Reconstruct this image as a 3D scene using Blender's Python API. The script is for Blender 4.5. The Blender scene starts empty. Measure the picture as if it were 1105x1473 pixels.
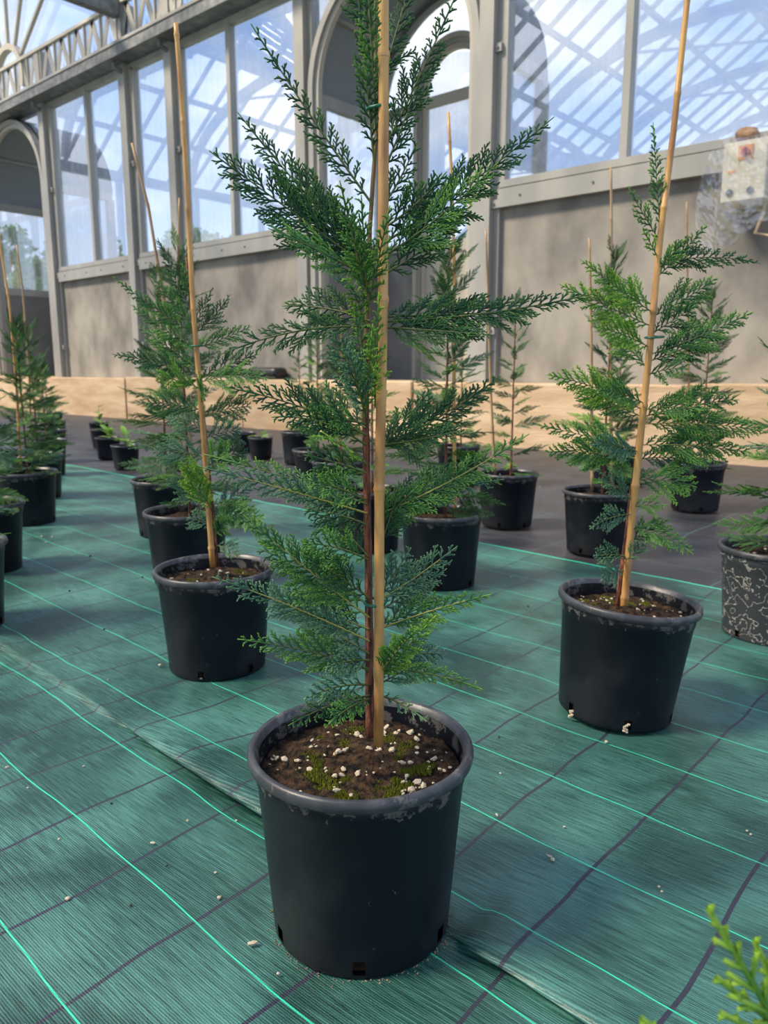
import bpy, bmesh, math, random
import numpy as np
from mathutils import Vector, Matrix, noise as mnoise

random.seed(7)
rng = np.random.default_rng(11)
scene = bpy.context.scene
C = scene.collection

# ------------------------------------------------------------------ camera
F, CX, CY, H, HY = 1106.0, 552.5, 736.5, 0.79, 532.0
PITCH = math.atan((CY - HY) / F)
TH = math.atan((552.5 + 740) / (F / math.cos(PITCH)))
FA = math.pi - TH
FW = Vector((math.cos(FA), math.sin(FA), 0)); RT = Vector((math.sin(FA), -math.cos(FA), 0)); UP = Vector((0, 0, 1))
cam_d = bpy.data.cameras.new('camera'); cam = bpy.data.objects.new('camera', cam_d); C.objects.link(cam)
cam.location = (0, 0, H)
cam.rotation_euler = (math.pi / 2 - PITCH, 0, FA - math.pi / 2)
cam_d.sensor_fit = 'VERTICAL'; cam_d.sensor_height = 24; cam_d.lens = F / 1473 * 24
cam_d.clip_start = 0.02; cam_d.clip_end = 500
cam_d.dof.use_dof = True; cam_d.dof.focus_distance = 1.08; cam_d.dof.aperture_fstop = cam_d.lens / 3.4
scene.camera = cam

def ray(x, y):
    a = (x - CX) / F; b = (CY - y) / F
    hf = math.cos(PITCH) + b * math.sin(PITCH); vz = -math.sin(PITCH) + b * math.cos(PITCH)
    return FW * hf + RT * a + UP * vz
def on_z(x, y, z=0.0):
    d = ray(x, y); return Vector((0, 0, H)) + d * ((z - H) / d.z)
def on_y(x, y, Y):
    d = ray(x, y); return Vector((0, 0, H)) + d * (Y / d.y)
def on_f(x, y, fd):                                  # vertical plane facing the camera at forward distance fd
    d = ray(x, y); return Vector((0, 0, H)) + d * (fd / d.dot(FW))

# ------------------------------------------------------------------ world, sun, exposure
vs = scene.view_settings
vs.view_transform = 'Standard'; vs.look = 'None'; vs.gamma = 1.0; vs.use_curve_mapping = False
vs.exposure = 0.85
w = bpy.data.worlds.new('sky'); scene.world = w; w.use_nodes = True
nt = w.node_tree; N = nt.nodes; Lk = nt.links; N.clear()
tc = N.new('ShaderNodeTexCoord'); mp = N.new('ShaderNodeMapping'); mp.inputs['Scale'].default_value = (1, 1, 2.2)
Lk.new(tc.outputs['Generated'], mp.inputs['Vector'])
nz = N.new('ShaderNodeTexNoise'); nz.inputs['Scale'].default_value = 2.6; nz.inputs['Detail'].default_value = 7; nz.inputs['Roughness'].default_value = 0.55
Lk.new(mp.outputs[0], nz.inputs['Vector'])
rp = N.new('ShaderNodeValToRGB'); rp.color_ramp.elements[0].position = 0.42; rp.color_ramp.elements[1].position = 0.66
Lk.new(nz.outputs['Fac'], rp.inputs[0])
sx = N.new('ShaderNodeSeparateXYZ'); Lk.new(tc.outputs['Generated'], sx.inputs[0])
gr = N.new('ShaderNodeValToRGB'); e = gr.color_ramp.elements
e[0].position = 0.0; e[0].color = (0.60, 0.70, 0.86, 1); e[1].position = 0.55; e[1].color = (0.17, 0.36, 0.80, 1)
Lk.new(sx.outputs['Z'], gr.inputs[0])
mx = N.new('ShaderNodeMix'); mx.data_type = 'RGBA'; Lk.new(rp.outputs[0], mx.inputs['Factor']); Lk.new(gr.outputs[0], mx.inputs['A']); mx.inputs['B'].default_value = (1.0, 0.98, 0.96, 1)
bg = N.new('ShaderNodeBackground'); bg.inputs['Strength'].default_value = 0.95; Lk.new(mx.outputs['Result'], bg.inputs[0])
wo = N.new('ShaderNodeOutputWorld'); Lk.new(bg.outputs[0], wo.inputs[0])

sl = bpy.data.lights.new('sun', 'SUN'); sl.energy = 6.2; sl.angle = math.radians(13); sl.color = (1.0, 0.86, 0.66)
so = bpy.data.objects.new('sun', sl); C.objects.link(so)
so.rotation_euler = Vector((0.46, 0.58, -0.82)).to_track_quat('-Z', 'Y').to_euler()

# ------------------------------------------------------------------ materials
MATS = {}
def mat(name, col, rough=0.6, spec=0.5, metal=0.0, noise=None, bump=None, col2=None, scale=(1, 1, 1)):
    """noise=(scale, detail, lo, hi) mixes col and col2; bump=(scale, strength)"""
    m = bpy.data.materials.new(name); m.use_nodes = True; MATS[name] = m
    n = m.node_tree.nodes; l = m.node_tree.links; b = n['Principled BSDF']
    b.inputs['Base Color'].default_value = (*col, 1); b.inputs['Roughness'].default_value = rough
    b.inputs['Metallic'].default_value = metal; b.inputs['Specular IOR Level'].default_value = spec
    if noise or bump:
        t = n.new('ShaderNodeTexCoord'); mpn = n.new('ShaderNodeMapping'); mpn.inputs['Scale'].default_value = scale
        l.new(t.outputs['Object'], mpn.inputs[0])
    if noise:
        z = n.new('ShaderNodeTexNoise'); z.inputs['Scale'].default_value = noise[0]; z.inputs['Detail'].default_value = noise[1]
        l.new(mpn.outputs[0], z.inputs['Vector'])
        r = n.new('ShaderNodeValToRGB'); r.color_ramp.elements[0].position = noise[2]; r.color_ramp.elements[1].position = noise[3]
        r.color_ramp.elements[0].color = (*col, 1); r.color_ramp.elements[1].color = (*col2, 1)
        l.new(z.outputs['Fac'], r.inputs[0]); l.new(r.outputs[0], b.inputs['Base Color'])
    if bump:
        z2 = n.new('ShaderNodeTexNoise'); z2.inputs['Scale'].default_value = bump[0]; z2.inputs['Detail'].default_value = 4
        l.new(mpn.outputs[0], z2.inputs['Vector'])
        bp = n.new('ShaderNodeBump'); bp.inputs['Strength'].default_value = bump[1]; bp.inputs['Distance'].default_value = 0.01
        l.new(z2.outputs['Fac'], bp.inputs['Height']); l.new(bp.outputs[0], b.inputs['Normal'])
    return m

def glass(name, refl, tint=(1, 1, 1), rough=0.0, haze=0.0, hcol=(0.8, 0.85, 0.9)):
    m = bpy.data.materials.new(name); m.use_nodes = True; MATS[name] = m
    n = m.node_tree.nodes; l = m.node_tree.links; n.clear()
    tr = n.new('ShaderNodeBsdfTransparent'); tr.inputs[0].default_value = (*tint, 1)
    gl = n.new('ShaderNodeBsdfGlossy'); gl.inputs['Roughness'].default_value = rough
    mi = n.new('ShaderNodeMixShader'); mi.inputs[0].default_value = refl
    l.new(tr.outputs[0], mi.inputs[1]); l.new(gl.outputs[0], mi.inputs[2])
    out = n.new('ShaderNodeOutputMaterial'); last = mi
    if haze:
        t = n.new('ShaderNodeTexCoord'); mpn = n.new('ShaderNodeMapping'); mpn.inputs['Scale'].default_value = (9, 9, 0.8)
        l.new(t.outputs['Object'], mpn.inputs[0])
        z = n.new('ShaderNodeTexNoise'); z.inputs['Scale'].default_value = 1.6; z.inputs['Detail'].default_value = 5; l.new(mpn.outputs[0], z.inputs['Vector'])
        mr = n.new('ShaderNodeMapRange'); mr.inputs['From Min'].default_value = 0.4; mr.inputs['From Max'].default_value = 0.75
        mr.inputs['To Min'].default_value = haze * 0.4; mr.inputs['To Max'].default_value = haze * 1.6; l.new(z.outputs['Fac'], mr.inputs['Value'])
        tl = n.new('ShaderNodeBsdfTranslucent'); tl.inputs[0].default_value = (*hcol, 1)
        m2 = n.new('ShaderNodeMixShader'); l.new(mr.outputs[0], m2.inputs[0]); l.new(mi.outputs[0], m2.inputs[1]); l.new(tl.outputs[0], m2.inputs[2]); last = m2
    l.new(last.outputs[0], out.inputs[0]); return m

glass('window_glass', 0.30, (0.93, 0.96, 1.0), 0.0, 0.10)
glass('roof_glass', 0.06, (0.97, 0.98, 1.0))
glass('plastic_film', 0.22, (0.96, 0.97, 0.98), 0.07, 0.16, (0.9, 0.92, 0.95))
glass('frosted_pane', 0.15, (0.8, 0.85, 0.9), 0.2, 0.45, (0.75, 0.8, 0.82))
mat('aluminium', (0.27, 0.265, 0.245), 0.42, 0.5, 0.15, (3, 4, 0.35, 0.7), (40, 0.05), (0.36, 0.345, 0.305), (1, 1, 0.3))
mat('aluminium_dark', (0.15, 0.16, 0.17), 0.5, 0.5, 0.2)
mat('cream_trim', (0.40, 0.37, 0.31), 0.5)
mat('gutter_steel', (0.11, 0.12, 0.125), 0.5, 0.5, 0.3, (9, 5, 0.4, 0.62), (60, 0.1), (0.20, 0.20, 0.195))
mat('concrete', (0.16, 0.15, 0.135), 0.85, 0.3, 0, (2.6, 9, 0.34, 0.66), (30, 0.3), (0.31, 0.285, 0.245), (1, 1, 0.6))
mat('concrete_grey', (0.15, 0.15, 0.145), 0.8, 0.3, 0, (2.0, 6, 0.3, 0.7), (30, 0.2), (0.23, 0.225, 0.21))
mat('vault_grey', (0.20, 0.22, 0.24), 0.7)
mat('ledge', (0.36, 0.25, 0.15), 0.85, 0.25, 0, (3.0, 8, 0.3, 0.7), (22, 0.5), (0.56, 0.42, 0.28), (0.5, 1, 2.5))
mat('dirt_ground', (0.24, 0.26, 0.17), 0.9)
mat('pot_black', (0.004, 0.006, 0.010), 0.40, 0.25, 0, (7, 6, 0.5, 0.85), (120, 0.03), (0.024, 0.026, 0.030))
mat('pot_rim', (0.028, 0.031, 0.037), 0.40, 0.45, 0, (30, 5, 0.45, 0.75), None, (0.07, 0.073, 0.08))
mat('soil', (0.006, 0.004, 0.003), 0.95, 0.2, 0, (70, 10, 0.38, 0.70), (160, 1.0), (0.085, 0.048, 0.024))
mat('perlite', (0.66, 0.57, 0.43), 0.85, 0.3, 0, (60, 3, 0.35, 0.7), (150, 0.4), (0.40, 0.31, 0.21))
mat('moss', (0.16, 0.17, 0.012), 0.9, 0.2, 0, (40, 4, 0.35, 0.65), None, (0.05, 0.065, 0.008))
mat('cane', (0.56, 0.31, 0.095), 0.42, 0.5, 0, (5, 6, 0.40, 0.66), (60, 0.1), (0.30, 0.14, 0.045), (9, 9, 1.6))
mat('cane_old', (0.38, 0.25, 0.13), 0.55, 0.4, 0, (7, 5, 0.35, 0.72), (60, 0.1), (0.25, 0.15, 0.08), (6, 6, 1))
mat('bark', (0.30, 0.105, 0.055), 0.7, 0.4, 0, (60, 8, 0.38, 0.62), (90, 1.0), (0.04, 0.016, 0.012), (3, 3, 0.5))
mat('stem_green', (0.10, 0.14, 0.03), 0.6)
mat('stem_yellow', (0.36, 0.34, 0.08), 0.6)
mat('stem_brown', (0.17, 0.11, 0.04), 0.7)
mat('tie_green', (0.01, 0.13, 0.07), 0.4)
mat('black_plastic', (0.012, 0.012, 0.014), 0.45)
mat('box_cream', (0.60, 0.56, 0.44), 0.5)
mat('switch_plate', (0.62, 0.28, 0.10), 0.5)
mat('switch_red', (0.35, 0.06, 0.05), 0.4)
mat('label_orange', (0.75, 0.30, 0.04), 0.5)
mat('screw_grey', (0.12, 0.14, 0.17), 0.4, 0.5, 0.6)
mat('stone_brown', (0.22, 0.13, 0.08), 0.9, 0.3, 0, (12, 5, 0.35, 0.7), (40, 0.6), (0.34, 0.23, 0.15))
mat('cable', (0.55, 0.42, 0.28), 0.5)
mat('tree_bark', (0.12, 0.09, 0.06), 0.9)
mat('chip_tan', (0.50, 0.40, 0.28), 0.8)
mat('chip_dark', (0.03, 0.022, 0.018), 0.9)

def leafmat(name, dark, mid, tip, trans=0.22):
    m = bpy.data.materials.new(name); m.use_nodes = True; MATS[name] = m
    n = m.node_tree.nodes; l = m.node_tree.links; b = n['Principled BSDF']; out = n['Material Output']
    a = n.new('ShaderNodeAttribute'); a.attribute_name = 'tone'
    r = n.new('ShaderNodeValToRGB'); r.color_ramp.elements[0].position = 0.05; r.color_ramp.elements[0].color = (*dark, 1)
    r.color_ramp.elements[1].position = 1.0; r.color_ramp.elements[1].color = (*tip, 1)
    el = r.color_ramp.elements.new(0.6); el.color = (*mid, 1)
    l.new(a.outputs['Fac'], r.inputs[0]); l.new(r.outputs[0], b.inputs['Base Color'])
    b.inputs['Roughness'].default_value = 0.55; b.inputs['Specular IOR Level'].default_value = 0.35
    tl = n.new('ShaderNodeBsdfTranslucent'); l.new(r.outputs[0], tl.inputs[0])
    mi = n.new('ShaderNodeMixShader'); mi.inputs[0].default_value = trans
    l.new(b.outputs[0], mi.inputs[1]); l.new(tl.outputs[0], mi.inputs[2]); l.new(mi.outputs[0], out.inputs[0])
leafmat('needles_dark', (0.008, 0.036, 0.020), (0.024, 0.098, 0.038), (0.11, 0.28, 0.05))
leafmat('needles_green', (0.014, 0.060, 0.028), (0.055, 0.19, 0.048), (0.25, 0.48, 0.07))
leafmat('needles_blue', (0.020, 0.062, 0.045), (0.065, 0.175, 0.10), (0.24, 0.43, 0.20))
leafmat('needles_lime', (0.035, 0.11, 0.025), (0.13, 0.33, 0.04), (0.40, 0.62, 0.07))
leafmat('leaf_light', (0.08, 0.20, 0.03), (0.18, 0.36, 0.06), (0.30, 0.48, 0.10), 0.35)
leafmat('tree_leaf', (0.05, 0.12, 0.035), (0.11, 0.22, 0.06), (0.20, 0.34, 0.10), 0.3)

def math_node(n, l, op, a, b=None):
    m = n.new('ShaderNodeMath'); m.operation = op
    for i, v in enumerate((a, b)):
        if v is None: continue
        if isinstance(v, (int, float)): m.inputs[i].default_value = v
        else: l.new(v, m.inputs[i])
    return m.outputs[0]

def fabric(name, base, light, thread, tape, rough, two_part, tw=0.0013, pw=0.0032, lines=1.0):
    """woven ground cover: fine ribs, bright woven threads along X, dark tapes along Y on a 20 cm grid"""
    m = bpy.data.materials.new(name); m.use_nodes = True; MATS[name] = m
    n = m.node_tree.nodes; l = m.node_tree.links; b = n['Principled BSDF']
    t = n.new('ShaderNodeUVMap'); t.uv_map = 'sheet'
    def wob(scale, amp):
        z = n.new('ShaderNodeTexNoise'); z.inputs['Scale'].default_value = scale; z.inputs['Detail'].default_value = 1
        l.new(t.outputs[0], z.inputs['Vector'])
        return z, amp
    s = n.new('ShaderNodeSeparateXYZ'); l.new(t.outputs[0], s.inputs[0])
    z1 = n.new('ShaderNodeTexNoise'); z1.inputs['Scale'].default_value = 2.3; z1.inputs['Detail'].default_value = 2; l.new(t.outputs[0], z1.inputs['Vector'])
    cs = n.new('ShaderNodeSeparateColor'); l.new(z1.outputs['Color'], cs.inputs[0])
    ox = math_node(n, l, 'MULTIPLY', math_node(n, l, 'SUBTRACT', cs.outputs[0], 0.5), 0.05)
    oy = math_node(n, l, 'ADD', math_node(n, l, 'MULTIPLY', math_node(n, l, 'SUBTRACT', cs.outputs[1], 0.5), 0.034), math_node(n, l, 'MULTIPLY', math_node(n, l, 'ADD', s.outputs[0], 0.6), 0.05))
    X = math_node(n, l, 'ADD', s.outputs[0], ox); Y = math_node(n, l, 'ADD', s.outputs[1], oy)
    def line(v, origin, step, width):
        q = math_node(n, l, 'DIVIDE', math_node(n, l, 'SUBTRACT', v, origin), step)
        f = math_node(n, l, 'FRACT', math_node(n, l, 'ADD', q, 0.5))
        d = math_node(n, l, 'MULTIPLY', math_node(n, l, 'ABSOLUTE', math_node(n, l, 'SUBTRACT', f, 0.5)), step)
        return math_node(n, l, 'LESS_THAN', d, width)
    if two_part:
        near = math_node(n, l, 'LESS_THAN', math_node(n, l, 'ADD', s.outputs[1], math_node(n, l, 'MULTIPLY', math_node(n, l, 'ADD', s.outputs[0], 0.6), 0.05)), 0.79)
        la = line(Y, 0.357, 0.193, tw); lb = line(Y, 0.868, 0.2, tw)
        lg = math_node(n, l, 'ADD', math_node(n, l, 'MULTIPLY', la, near), math_node(n, l, 'MULTIPLY', lb, math_node(n, l, 'SUBTRACT', 1.0, near)))
        edge = math_node(n, l, 'GREATER_THAN', math_node(n, l, 'ADD', s.outputs[1], math_node(n, l, 'MULTIPLY', math_node(n, l, 'ADD', s.outputs[0], 0.6), 0.05)), 2.828); lg = math_node(n, l, 'MAXIMUM', lg, edge)
    else:
        lg = line(Y, 3.1, 0.33, tw)
    ld = line(X, -0.275, 0.193, pw) if two_part else line(X, -0.1, 0.4, tw)
    # weave, with broad noise painting patchy sheen into the fabric colour
    wv = n.new('ShaderNodeTexWave'); wv.wave_type = 'BANDS'; wv.bands_direction = 'Y'; wv.inputs['Scale'].default_value = 90; wv.inputs['Distortion'].default_value = 2.5; wv.inputs['Detail'].default_value = 2; wv.inputs['Detail Scale'].default_value = 3
    l.new(t.outputs[0], wv.inputs['Vector'])
    st = n.new('ShaderNodeMapping'); st.inputs['Scale'].default_value = (14, 260, 1); l.new(t.outputs[0], st.inputs[0])
    zz = n.new('ShaderNodeTexNoise'); zz.inputs['Scale'].default_value = 1; zz.inputs['Detail'].default_value = 3; l.new(st.outputs[0], zz.inputs['Vector'])
    zl = n.new('ShaderNodeTexNoise'); zl.inputs['Scale'].default_value = 3.4; zl.inputs['Detail'].default_value = 6; zl.inputs['Distortion'].default_value = 0.6; l.new(t.outputs[0], zl.inputs['Vector'])
    fac = math_node(n, l, 'MULTIPLY', math_node(n, l, 'ADD', zz.outputs['Fac'], math_node(n, l, 'MULTIPLY', wv.outputs['Fac'], 0.18)), zl.outputs['Fac'])
    r = n.new('ShaderNodeValToRGB'); r.color_ramp.elements[0].position = 0.20; r.color_ramp.elements[1].position = 0.46
    r.color_ramp.elements[0].color = (*base, 1); r.color_ramp.elements[1].color = (*light, 1); l.new(fac, r.inputs[0])
    m1 = n.new('ShaderNodeMix'); m1.data_type = 'RGBA'; l.new(ld, m1.inputs['Factor']); l.new(r.outputs[0], m1.inputs['A']); m1.inputs['B'].default_value = (*tape, 1)
    m2 = n.new('ShaderNodeMix'); m2.data_type = 'RGBA'; l.new(math_node(n, l, 'MULTIPLY', lg, lines), m2.inputs['Factor']); l.new(m1.outputs['Result'], m2.inputs['A']); m2.inputs['B'].default_value = (*thread, 1)
    l.new(m2.outputs['Result'], b.inputs['Base Color'])
    rr = n.new('ShaderNodeMapRange'); rr.inputs['To Min'].default_value = rough - 0.1; rr.inputs['To Max'].default_value = rough + 0.12; l.new(zl.outputs['Fac'], rr.inputs['Value']); l.new(rr.outputs[0], b.inputs['Roughness'])
    b.inputs['Specular IOR Level'].default_value = 0.6
    b.inputs['Sheen Weight'].default_value = 0.06 if two_part else 0.02; b.inputs['Sheen Roughness'].default_value = 0.35; b.inputs['Sheen Tint'].default_value = (0.75, 0.95, 0.92, 1)
    bp = n.new('ShaderNodeBump'); bp.inputs['Strength'].default_value = 0.35; bp.inputs['Distance'].default_value = 0.0015
    l.new(math_node(n, l, 'ADD', wv.outputs['Fac'], zz.outputs['Fac']), bp.inputs['Height']); l.new(bp.outputs[0], b.inputs['Normal'])
fabric('fabric_green', (0.003, 0.036, 0.026), (0.060, 0.200, 0.165), (0.03, 0.55, 0.33), (0.020, 0.022, 0.040), 0.42, True)
fabric('fabric_black', (0.013, 0.013, 0.018), (0.055, 0.055, 0.068), (0.06, 0.16, 0.14), (0.05, 0.11, 0.11), 0.45, False, 0.003, 0.003, 0.6)

# ------------------------------------------------------------------ mesh helpers
def link(name, me, m=None, parent=None, loc=(0, 0, 0), smooth=False):
    if m is not None and len(me.materials) == 0: me.materials.append(MATS[m] if isinstance(m, str) else m)
    if smooth: me.shade_smooth()
    o = bpy.data.objects.new(name, me); C.objects.link(o); o.location = loc
    if parent is not None: o.parent = parent
    return o
def empty(name, loc=(0, 0, 0), rz=0.0):
    o = bpy.data.objects.new(name, None); C.objects.link(o); o.location = loc; o.rotation_euler = (0, 0, rz); o.empty_display_size = 0.1
    return o
def tag(o, label, cat, group=None):
    o['label'] = label; o['category'] = cat
    if group: o['group'] = group
    return o
def struct(o): o['kind'] = 'structure'; return o

class MB:
    def __init__(s): s.v = []; s.f = []
    def box(s, x0, x1, y0, y1, z0, z1):
        b = len(s.v); s.v += [(x, y, z) for z in (z0, z1) for y in (y0, y1) for x in (x0, x1)]
        s.f += [tuple(b + i for i in q) for q in ((0, 2, 3, 1), (4, 5, 7, 6), (0, 1, 5, 4), (2, 6, 7, 3), (0, 4, 6, 2), (1, 3, 7, 5))]; return s
    def bar(s, a, b, w, d, up=(0, 1, 0)):
        """rectangular bar a->b, width w across, depth d along 'up'"""
        a = Vector(a); b = Vector(b); t = (b - a).normalized(); u = Vector(up); u = (u - t * u.dot(t)).normalized(); sd = t.cross(u)
        i = len(s.v)
        for p in (a, b):
            for q in ((-1, -1), (1, -1), (1, 1), (-1, 1)): s.v.append(tuple(p + sd * (q[0] * w / 2) + u * (q[1] * d / 2)))
        s.f += [(i, i + 1, i + 2, i + 3), (i + 7, i + 6, i + 5, i + 4)] + [(i + k, i + 4 + k, i + 4 + (k + 1) % 4, i + (k + 1) % 4) for k in range(4)]; return s
    def tube(s, pts, rad, n=8, cap=True):
        pts = [Vector(p) for p in pts]; i = len(s.v); K = len(pts); ref = None
        for k, p in enumerate(pts):
            t = (pts[min(k + 1, K - 1)] - pts[max(k - 1, 0)]).normalized()
            if ref is None: ref = Vector((1, 0, 0)) if abs(t.x) < 0.8 else Vector((0, 1, 0))
            ref = (ref - t * ref.dot(t)).normalized(); u = t.cross(ref); r = rad[k] if hasattr(rad, '__len__') else rad
            for q in range(n):
                a = 2 * math.pi * q / n; s.v.append(tuple(p + ref * (r * math.cos(a)) + u * (r * math.sin(a))))
        for k in range(K - 1):
            for q in range(n):
                a = i + k * n + q; b = i + k * n + (q + 1) % n; s.f.append((a, b, b + n, a + n))
        if cap: s.f.append(tuple(i + q for q in reversed(range(n)))); s.f.append(tuple(i + (K - 1) * n + q for q in range(n)))
        return s
    def lathe(s, prof, n=48, skip=None, closed=False):
        i = len(s.v)
        for (r, z) in prof:
            for q in range(n): a = 2 * math.pi * q / n; s.v.append((r * math.cos(a), r * math.sin(a), z))
        for k in range(len(prof) - 1):
            for q in range(n):
                if skip and skip(k, q): continue
                a = i + k * n + q; b = i + k * n + (q + 1) % n; s.f.append((a, b, b + n, a + n))
        return s
    def poly(s, pts): i = len(s.v); s.v += [tuple(p) for p in pts]; s.f.append(tuple(range(i, i + len(pts)))); return s
    def mesh(s, name):
        me = bpy.data.meshes.new(name); me.from_pydata(s.v, [], s.f); me.update(); return me
    def build(s, name, m, parent=None, loc=(0, 0, 0), smooth=False): return link(name, s.mesh(name), m, parent, loc, smooth)

# ------------------------------------------------------------------ foliage sprays (vectorised)
def kids(par, spacing, t0, t1, lenf, ang, side_jit, out_jit, bend, r, lj=0.2):
    """children along parent twigs. par: dict P0,V1,V2,N,S(sign), tone"""
    P0, V1, V2, Nn = par['P0'], par['V1'], par['V2'], par['N']
    Ls = np.linalg.norm(V1 + V2, axis=1)
    cnt = np.maximum((Ls * (t1 - t0) / spacing).astype(int), 0)
    idx = np.repeat(np.arange(len(cnt)), cnt)
    if len(idx) == 0: return None
    k = np.concatenate([np.arange(c) for c in cnt if c > 0])
    t = t0 + (t1 - t0) * (k + 0.5) / cnt[idx] + r.normal(0, 0.12, len(idx)) * (t1 - t0) / cnt[idx]
    t = np.clip(t, 0.01, 0.99)[:, None]
    p = P0[idx] + V1[idx] * t + V2[idx] * t * t
    T = V1[idx] + 2 * V2[idx] * t; T /= np.linalg.norm(T, axis=1, keepdims=True)
    n_ = Nn[idx]; n_ = n_ - T * (n_ * T).sum(1, keepdims=True); n_ /= np.linalg.norm(n_, axis=1, keepdims=True)
    S = np.cross(n_, T)
    sg = np.where(k % 2 == 0, 1.0, -1.0)[:, None]
    a = np.radians(ang + r.normal(0, side_jit, len(idx)))[:, None]
    D = T * np.cos(a) + S * sg * np.sin(a) + n_ * r.normal(0, out_jit, (len(idx), 1))
    D /= np.linalg.norm(D, axis=1, keepdims=True)
    L = (lenf(t[:, 0], Ls[idx]) * r.uniform(1 - lj * 1.2, 1 + lj * 0.7, len(idx)))[:, None]
    B = (T * bend + n_ * r.normal(0, 0.05, (len(idx), 1)))
    return dict(P0=p, V1=D * L, V2=B * L, N=n_, tone=None, par=idx)

def twig_arrays(tw, K, r0, r1, tone0, tone1, flat=0.75):
    P0, V1, V2, Nn = tw['P0'], tw['V1'], tw['V2'], tw['N']; M = len(P0)
    ts = np.linspace(0, 1, K + 1)
    rings = []; tones = []
    for j, t in enumerate(ts):
        c = P0 + V1 * t + V2 * t * t; T = V1 + 2 * V2 * t; T = T / np.linalg.norm(T, axis=1, keepdims=True)
        n_ = Nn - T * (Nn * T).sum(1, keepdims=True); n_ /= np.linalg.norm(n_, axis=1, keepdims=True); S = np.cross(n_, T)
        rr = r0 + (r1 - r0) * t
        for a in (90, 210, 330):
            rings.append(c + S * (rr * math.sin(math.radians(a + 90))) + n_ * (rr * flat * math.sin(math.radians(a))))
        to = (tone0 + (tone1 - tone0) * t) * np.ones(M)
        tones += [to] * 3
    V = np.stack(rings, 1).reshape(-1, 3); TN = np.stack(tones, 1).reshape(-1)
    q = []
    for k in range(K):
        for s in range(3):
            a = k * 3 + s; b = k * 3 + (s + 1) % 3; q.append((a, b, b + 3, a + 3))
    q = np.array(q); Fq = (np.arange(M)[:, None, None] * (3 * (K + 1)) + q[None]).reshape(-1, 4)
    return V, Fq, TN

def np_mesh(name, parts, m):
    V = np.concatenate([p[0] for p in parts]); off = np.cumsum([0] + [len(p[0]) for p in parts])
    Fq = np.concatenate([p[1] + off[i] for i, p in enumerate(parts)]); TN = np.concatenate([p[2] for p in parts])
    me = bpy.data.meshes.new(name); nf = len(Fq)
    me.vertices.add(len(V)); me.vertices.foreach_set('co', V.astype(np.float32).ravel())
    me.loops.add(nf * 4); me.loops.foreach_set('vertex_index', Fq.astype(np.int32).ravel())
    me.polygons.add(nf); me.polygons.foreach_set('loop_start', np.arange(0, nf * 4, 4, dtype=np.int32))
    me.update(calc_edges=True)
    at = me.attributes.new('tone', 'FLOAT', 'POINT'); at.data.foreach_set('value', TN.astype(np.float32))
    me.materials.append(MATS[m]); return me

def make_branch(base, ctrl, tip, normal, width, leaf, stem, lod, r, rad=0.0018, bare=0.12):
    """returns (stem mesh, foliage mesh); lod 1 = close-up, 2 = mid, 3 = far"""
    B, Cc, T = (np.array(v, float) for v in (base, ctrl, tip))
    nv = np.array(normal, float); d = T - B; d /= np.linalg.norm(d); nv = nv - d * nv.dot(d); nv /= np.linalg.norm(nv)
    ax = dict(P0=B[None], V1=(2 * (Cc - B))[None], V2=(T - 2 * Cc + B)[None], N=nv[None])
    L = np.linalg.norm(T - B)
    sp2 = {1: 0.0066, 2: 0.0070, 3: 0.0085}[lod]; sp3 = {1: 0.0037, 2: 0.0044, 3: 0.0055}[lod]; sp4 = {1: 0.0034, 2: 0.0048, 3: 0.009}[lod]
    rw = {1: 0.00112, 2: 0.00145, 3: 0.0022}[lod]
    wf = lambda t, Lp: np.maximum(width * np.clip((t - bare * 0.3) / 0.22, 0.3, 1) * np.clip(1.06 - t, 0, 1) ** 0.95, 0.007)
    k2 = kids(ax, sp2, bare, 0.985, wf, 40, 7, 0.17, 0.14, r)
    parts = []
    # terminal shoot
    parts.append(twig_arrays(dict(P0=ax['P0'] + ax['V1'] * 0.8 + ax['V2'] * 0.64, V1=(ax['V1'] + 1.6 * ax['V2']) * 0.23, V2=ax['V2'] * 0.05, N=ax['N']), 4, rw * 1.5, rw * 0.7, 0.5, 1.0))
    L2 = np.linalg.norm(k2['V1'], axis=1)
    tb = r.uniform(-0.1, 0.12, len(L2))
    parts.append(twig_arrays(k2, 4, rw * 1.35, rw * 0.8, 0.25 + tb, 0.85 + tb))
    # droop a little
    k3 = kids(k2, sp3, 0.10, 0.97, lambda t, Lp: np.clip(Lp * 0.30 * (1.05 - t) + 0.0035, 0.0045, 0.0155), 31, 4, 0.09, 0.16, r, 0.10)
    if k3 is not None:
        t3 = tb[k3['par']]
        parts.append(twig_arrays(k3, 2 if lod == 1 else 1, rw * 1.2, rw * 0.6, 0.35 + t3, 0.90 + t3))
        if True:
            k4 = kids(k3, sp4, 0.2, 0.95, lambda t, Lp: np.clip(Lp * 0.34 * (1.1 - t) + 0.001, 0.0025, 0.0050), 30, 5, 0.10, 0.1, r, 0.10)
            if k4 is not None:
                t4 = t3[k4['par']]
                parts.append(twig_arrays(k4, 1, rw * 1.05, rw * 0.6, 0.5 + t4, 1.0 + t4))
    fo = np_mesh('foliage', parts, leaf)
    V, Fq, TN = twig_arrays(ax, 14, rad, 0.0008, 0.5, 0.7, 1.0)
    st = np_mesh('branch', [(V, Fq, TN)], stem)
    return st, fo

def add_branch(parent, origin, *a, **k):
    st, fo = make_branch(*a, **k)
    o = link('branch', st, None, parent); f = link('foliage', fo, None, o)
    return o

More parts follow.
